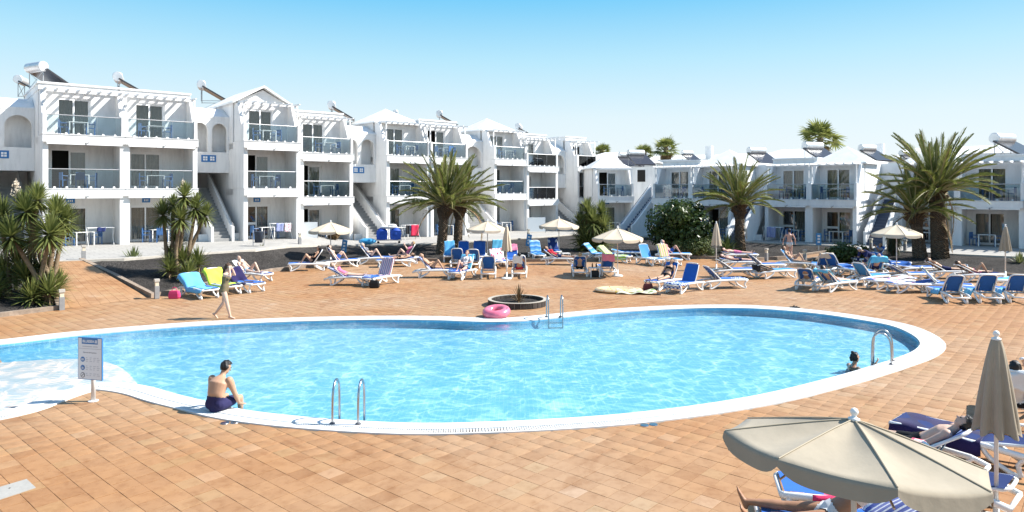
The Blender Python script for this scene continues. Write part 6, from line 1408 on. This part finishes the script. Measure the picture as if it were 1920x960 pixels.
rack('drying rack with a striped towel behind the person in white briefs', 1449, 46.5, .48, [(0,.6,.7,'bluewhite','blue and white striped towel hanging on the right patio')], TR)
# fire extinguishers by the stairs
def extinguisher(label, px, Y, z):
    p = GY(px, Y, z); b = MB(); b.lathe([(0,.25),(.07,.25),(.075,.3),(.075,.68),(.05,.74),(.02,.77),(.02,.84),(0,.84)], (0,0,0), 12); o = b.build('fire_extinguisher', mat('extinguisher_red', (.45,.02,.02), .35, .5), None, True); o.location = p; tag(o, label, 'extinguisher')
    b = MB(); b.tube([(.02,0,.8),(.09,0,.78),(.1,0,.5)], .012, 6); b.build('hose', BLACK, o)
extinguisher('red fire extinguisher on the stair wall of the gabled building', 452, 41.6, 1.05); extinguisher('red fire extinguisher on the stair wall right of the wide patio screens', 718, 48.0, .7)
# ------------------------------------------------------------------ roof tanks
def heater(label, p, rz, s=1.0):
    o = empty('solar_water_heater', p, rz); o.scale = (s,)*3; tag(o, label, 'water heater', 'solar water heaters on the roofs')
    b = MB(); b.tube([(0,-.75,1.22),(0,-.72,1.22),(0,.72,1.22),(0,.75,1.22)], [.26,.29,.29,.26], 24, ref=(0,0,1)); b.build('tank', SILVER, o, True, 40)
    b = MB(); b.add([(.05,-.95,1.02),(.05,.95,1.02),(1.6,.95,.12),(1.6,-.95,.12),(.1,-.95,1.1),(.1,.95,1.1),(1.65,.95,.2),(1.65,-.95,.2)], [(3,2,1,0),(4,7,6,5),(0,1,5,4),(1,2,6,5),(2,3,7,6),(3,0,4,7)]); b.f = [f[::-1] for f in b.f]; b.build('solar_panel', [PANEL], o)
    b = MB()
    for y in (-.7,.7): b.tube([(0,y,0),(0,y,1.0)], .025, 6); b.tube([(0,y,.05),(1.6,y,.1)], .02, 6)
    b.tube([(0,-.7,.05),(0,.7,.95)], .015, 6); b.tube([(0,.7,.05),(0,-.7,.95)], .015, 6); b.build('stand', RAIL, o)
def roof_heater(label, px, py, Y, rz, s=1.0):
    z = CAM_H-(py-HOR)/FPX*Y; heater(label, GY(px, Y, z-1.22*s), R(rz), s)
for lab, x, y, Y, rz, s in (('long solar tank on the roof at the far left', 68, 126, 39.5, 62, 1.0), ('low solar tank behind the far left roof edge', 40, 151, 43, 20, .9), ('solar tank on the middle of the wide building roof', 222, 146, 44, 26, 1.0), ('solar tank beside the gabled roof', 378, 160, 47, 22, .95), ('solar tank right of the gabled roof', 622, 198, 51, 12, 1.0),
    ('solar tank over the building behind the central palms', 824, 214, 58, 5, .95), ('solar tank on the building right of the central palms', 973, 238, 63, -8, .95), ('tilted solar panel between the two palm side roofs', 742, 212, 56, 6, .75),
    ('pair left solar tank above the small pyramid roof', 1174, 291, 64, -70, 1.0), ('pair right solar tank above the small pyramid roof', 1192, 287, 62, -70, 1.05), ('solar tank above the dark shrub', 1288, 287, 72, -60, .9), ('solar tank left of the biggest rooftop tank', 1418, 283, 56, -68, 1.05), ('biggest rooftop tank at centre right', 1524, 274, 52, -68, 1.1), ('solar tank on the roof right of the pyramid roof', 1626, 278, 55, -66, 1.0),
    ('solar tank on the roof at the right edge', 1880, 260, 46.5, -66, 1.25), ('small solar tank seen between the tall palm fronds', 1700, 288, 62, -66, 1.0)):
    roof_heater(lab, x, y, Y, rz, s)
# ------------------------------------------------------------------ houses beyond
def house(label, px, Y, w, d, h, roof, rz, cz=0):
    p = GY(px, Y, .3); o = empty('white_house', p, R(rz)); tag(o, label, 'house', 'white houses beyond the pool buildings')
    b = MB(); b.box(-w/2,w/2,-d/2,d/2,-.3,h); b.build('wall', WALL, o)
    b = MB()
    if roof == 'hip': b.add([(-w/2-.3,-d/2-.3,h+.002),(w/2+.3,-d/2-.3,h+.002),(w/2+.3,d/2+.3,h+.002),(-w/2-.3,d/2+.3,h+.002),(-w/6,0,h+1.3),(w/6,0,h+1.3)], [(0,1,5,4),(1,2,5),(2,3,4,5),(3,0,4),(3,2,1,0)])
    elif roof == 'gable': b.add([(-w/2-.2,-d/2-.2,h-.05),(w/2+.2,-d/2-.2,h-.05),(w/2+.2,d/2+.2,h-.05),(-w/2-.2,d/2+.2,h-.05),(-w/2-.2,0,h+1.2),(w/2+.2,0,h+1.2)], [(0,1,5,4),(2,3,4,5),(1,2,5),(3,0,4),(3,2,1,0)])
    else: b.box(-w/2-.1,w/2+.1,-d/2-.1,d/2+.1,h+.002,h+.35)
    r_ = b.build('roof', ROOF, o)
    for k in range(3):
        x = -w/2+w*(k+.5)/3; b = MB(); b.box(x-.4,x+.4,-d/2-.03,-d/2-.005,h-1.9,h-.7); f = b.build('window', DARK, o); b = MB(); b.box(x-.48,x-.402,-d/2-.05,-d/2-.004,h-1.98,h-.62); b.box(x+.402,x+.48,-d/2-.05,-d/2-.004,h-1.98,h-.62); b.build('frame', TRIM, f)
    if cz: b = MB(); b.box(-.35,.35,-.3,.3,h+.3,h+1.9); b.build('chimney', WALL, o)
house('white house with a hipped roof behind the small pyramid house', 1160, 74, 9, 7, 6.3, 'hip', -20); house('white house with a chimney beyond the far fan palms', 1330, 78, 10, 7, 6.6, 'flat', -40, 1); house('white gabled house beyond the broad palm', 1420, 74, 9, 7, 6.3, 'gable', -42)
house('white hip roofed house left of the pyramid roof', 1490, 70, 8, 7, 6.4, 'hip', -42); house('white flat house beyond the tall right palm', 1650, 68, 10, 7, 6.2, 'flat', -42, 1); house('white gabled house beyond the right edge building', 1800, 64, 9, 7, 6.4, 'gable', -42); house('white flat house at the right edge beyond the tank', 1935, 60, 9, 7, 6.4, 'flat', -42)
house('white house hidden behind the first far fan palm', 1250, 86, 9, 7, 6.6, 'gable', -30)
finish_people()
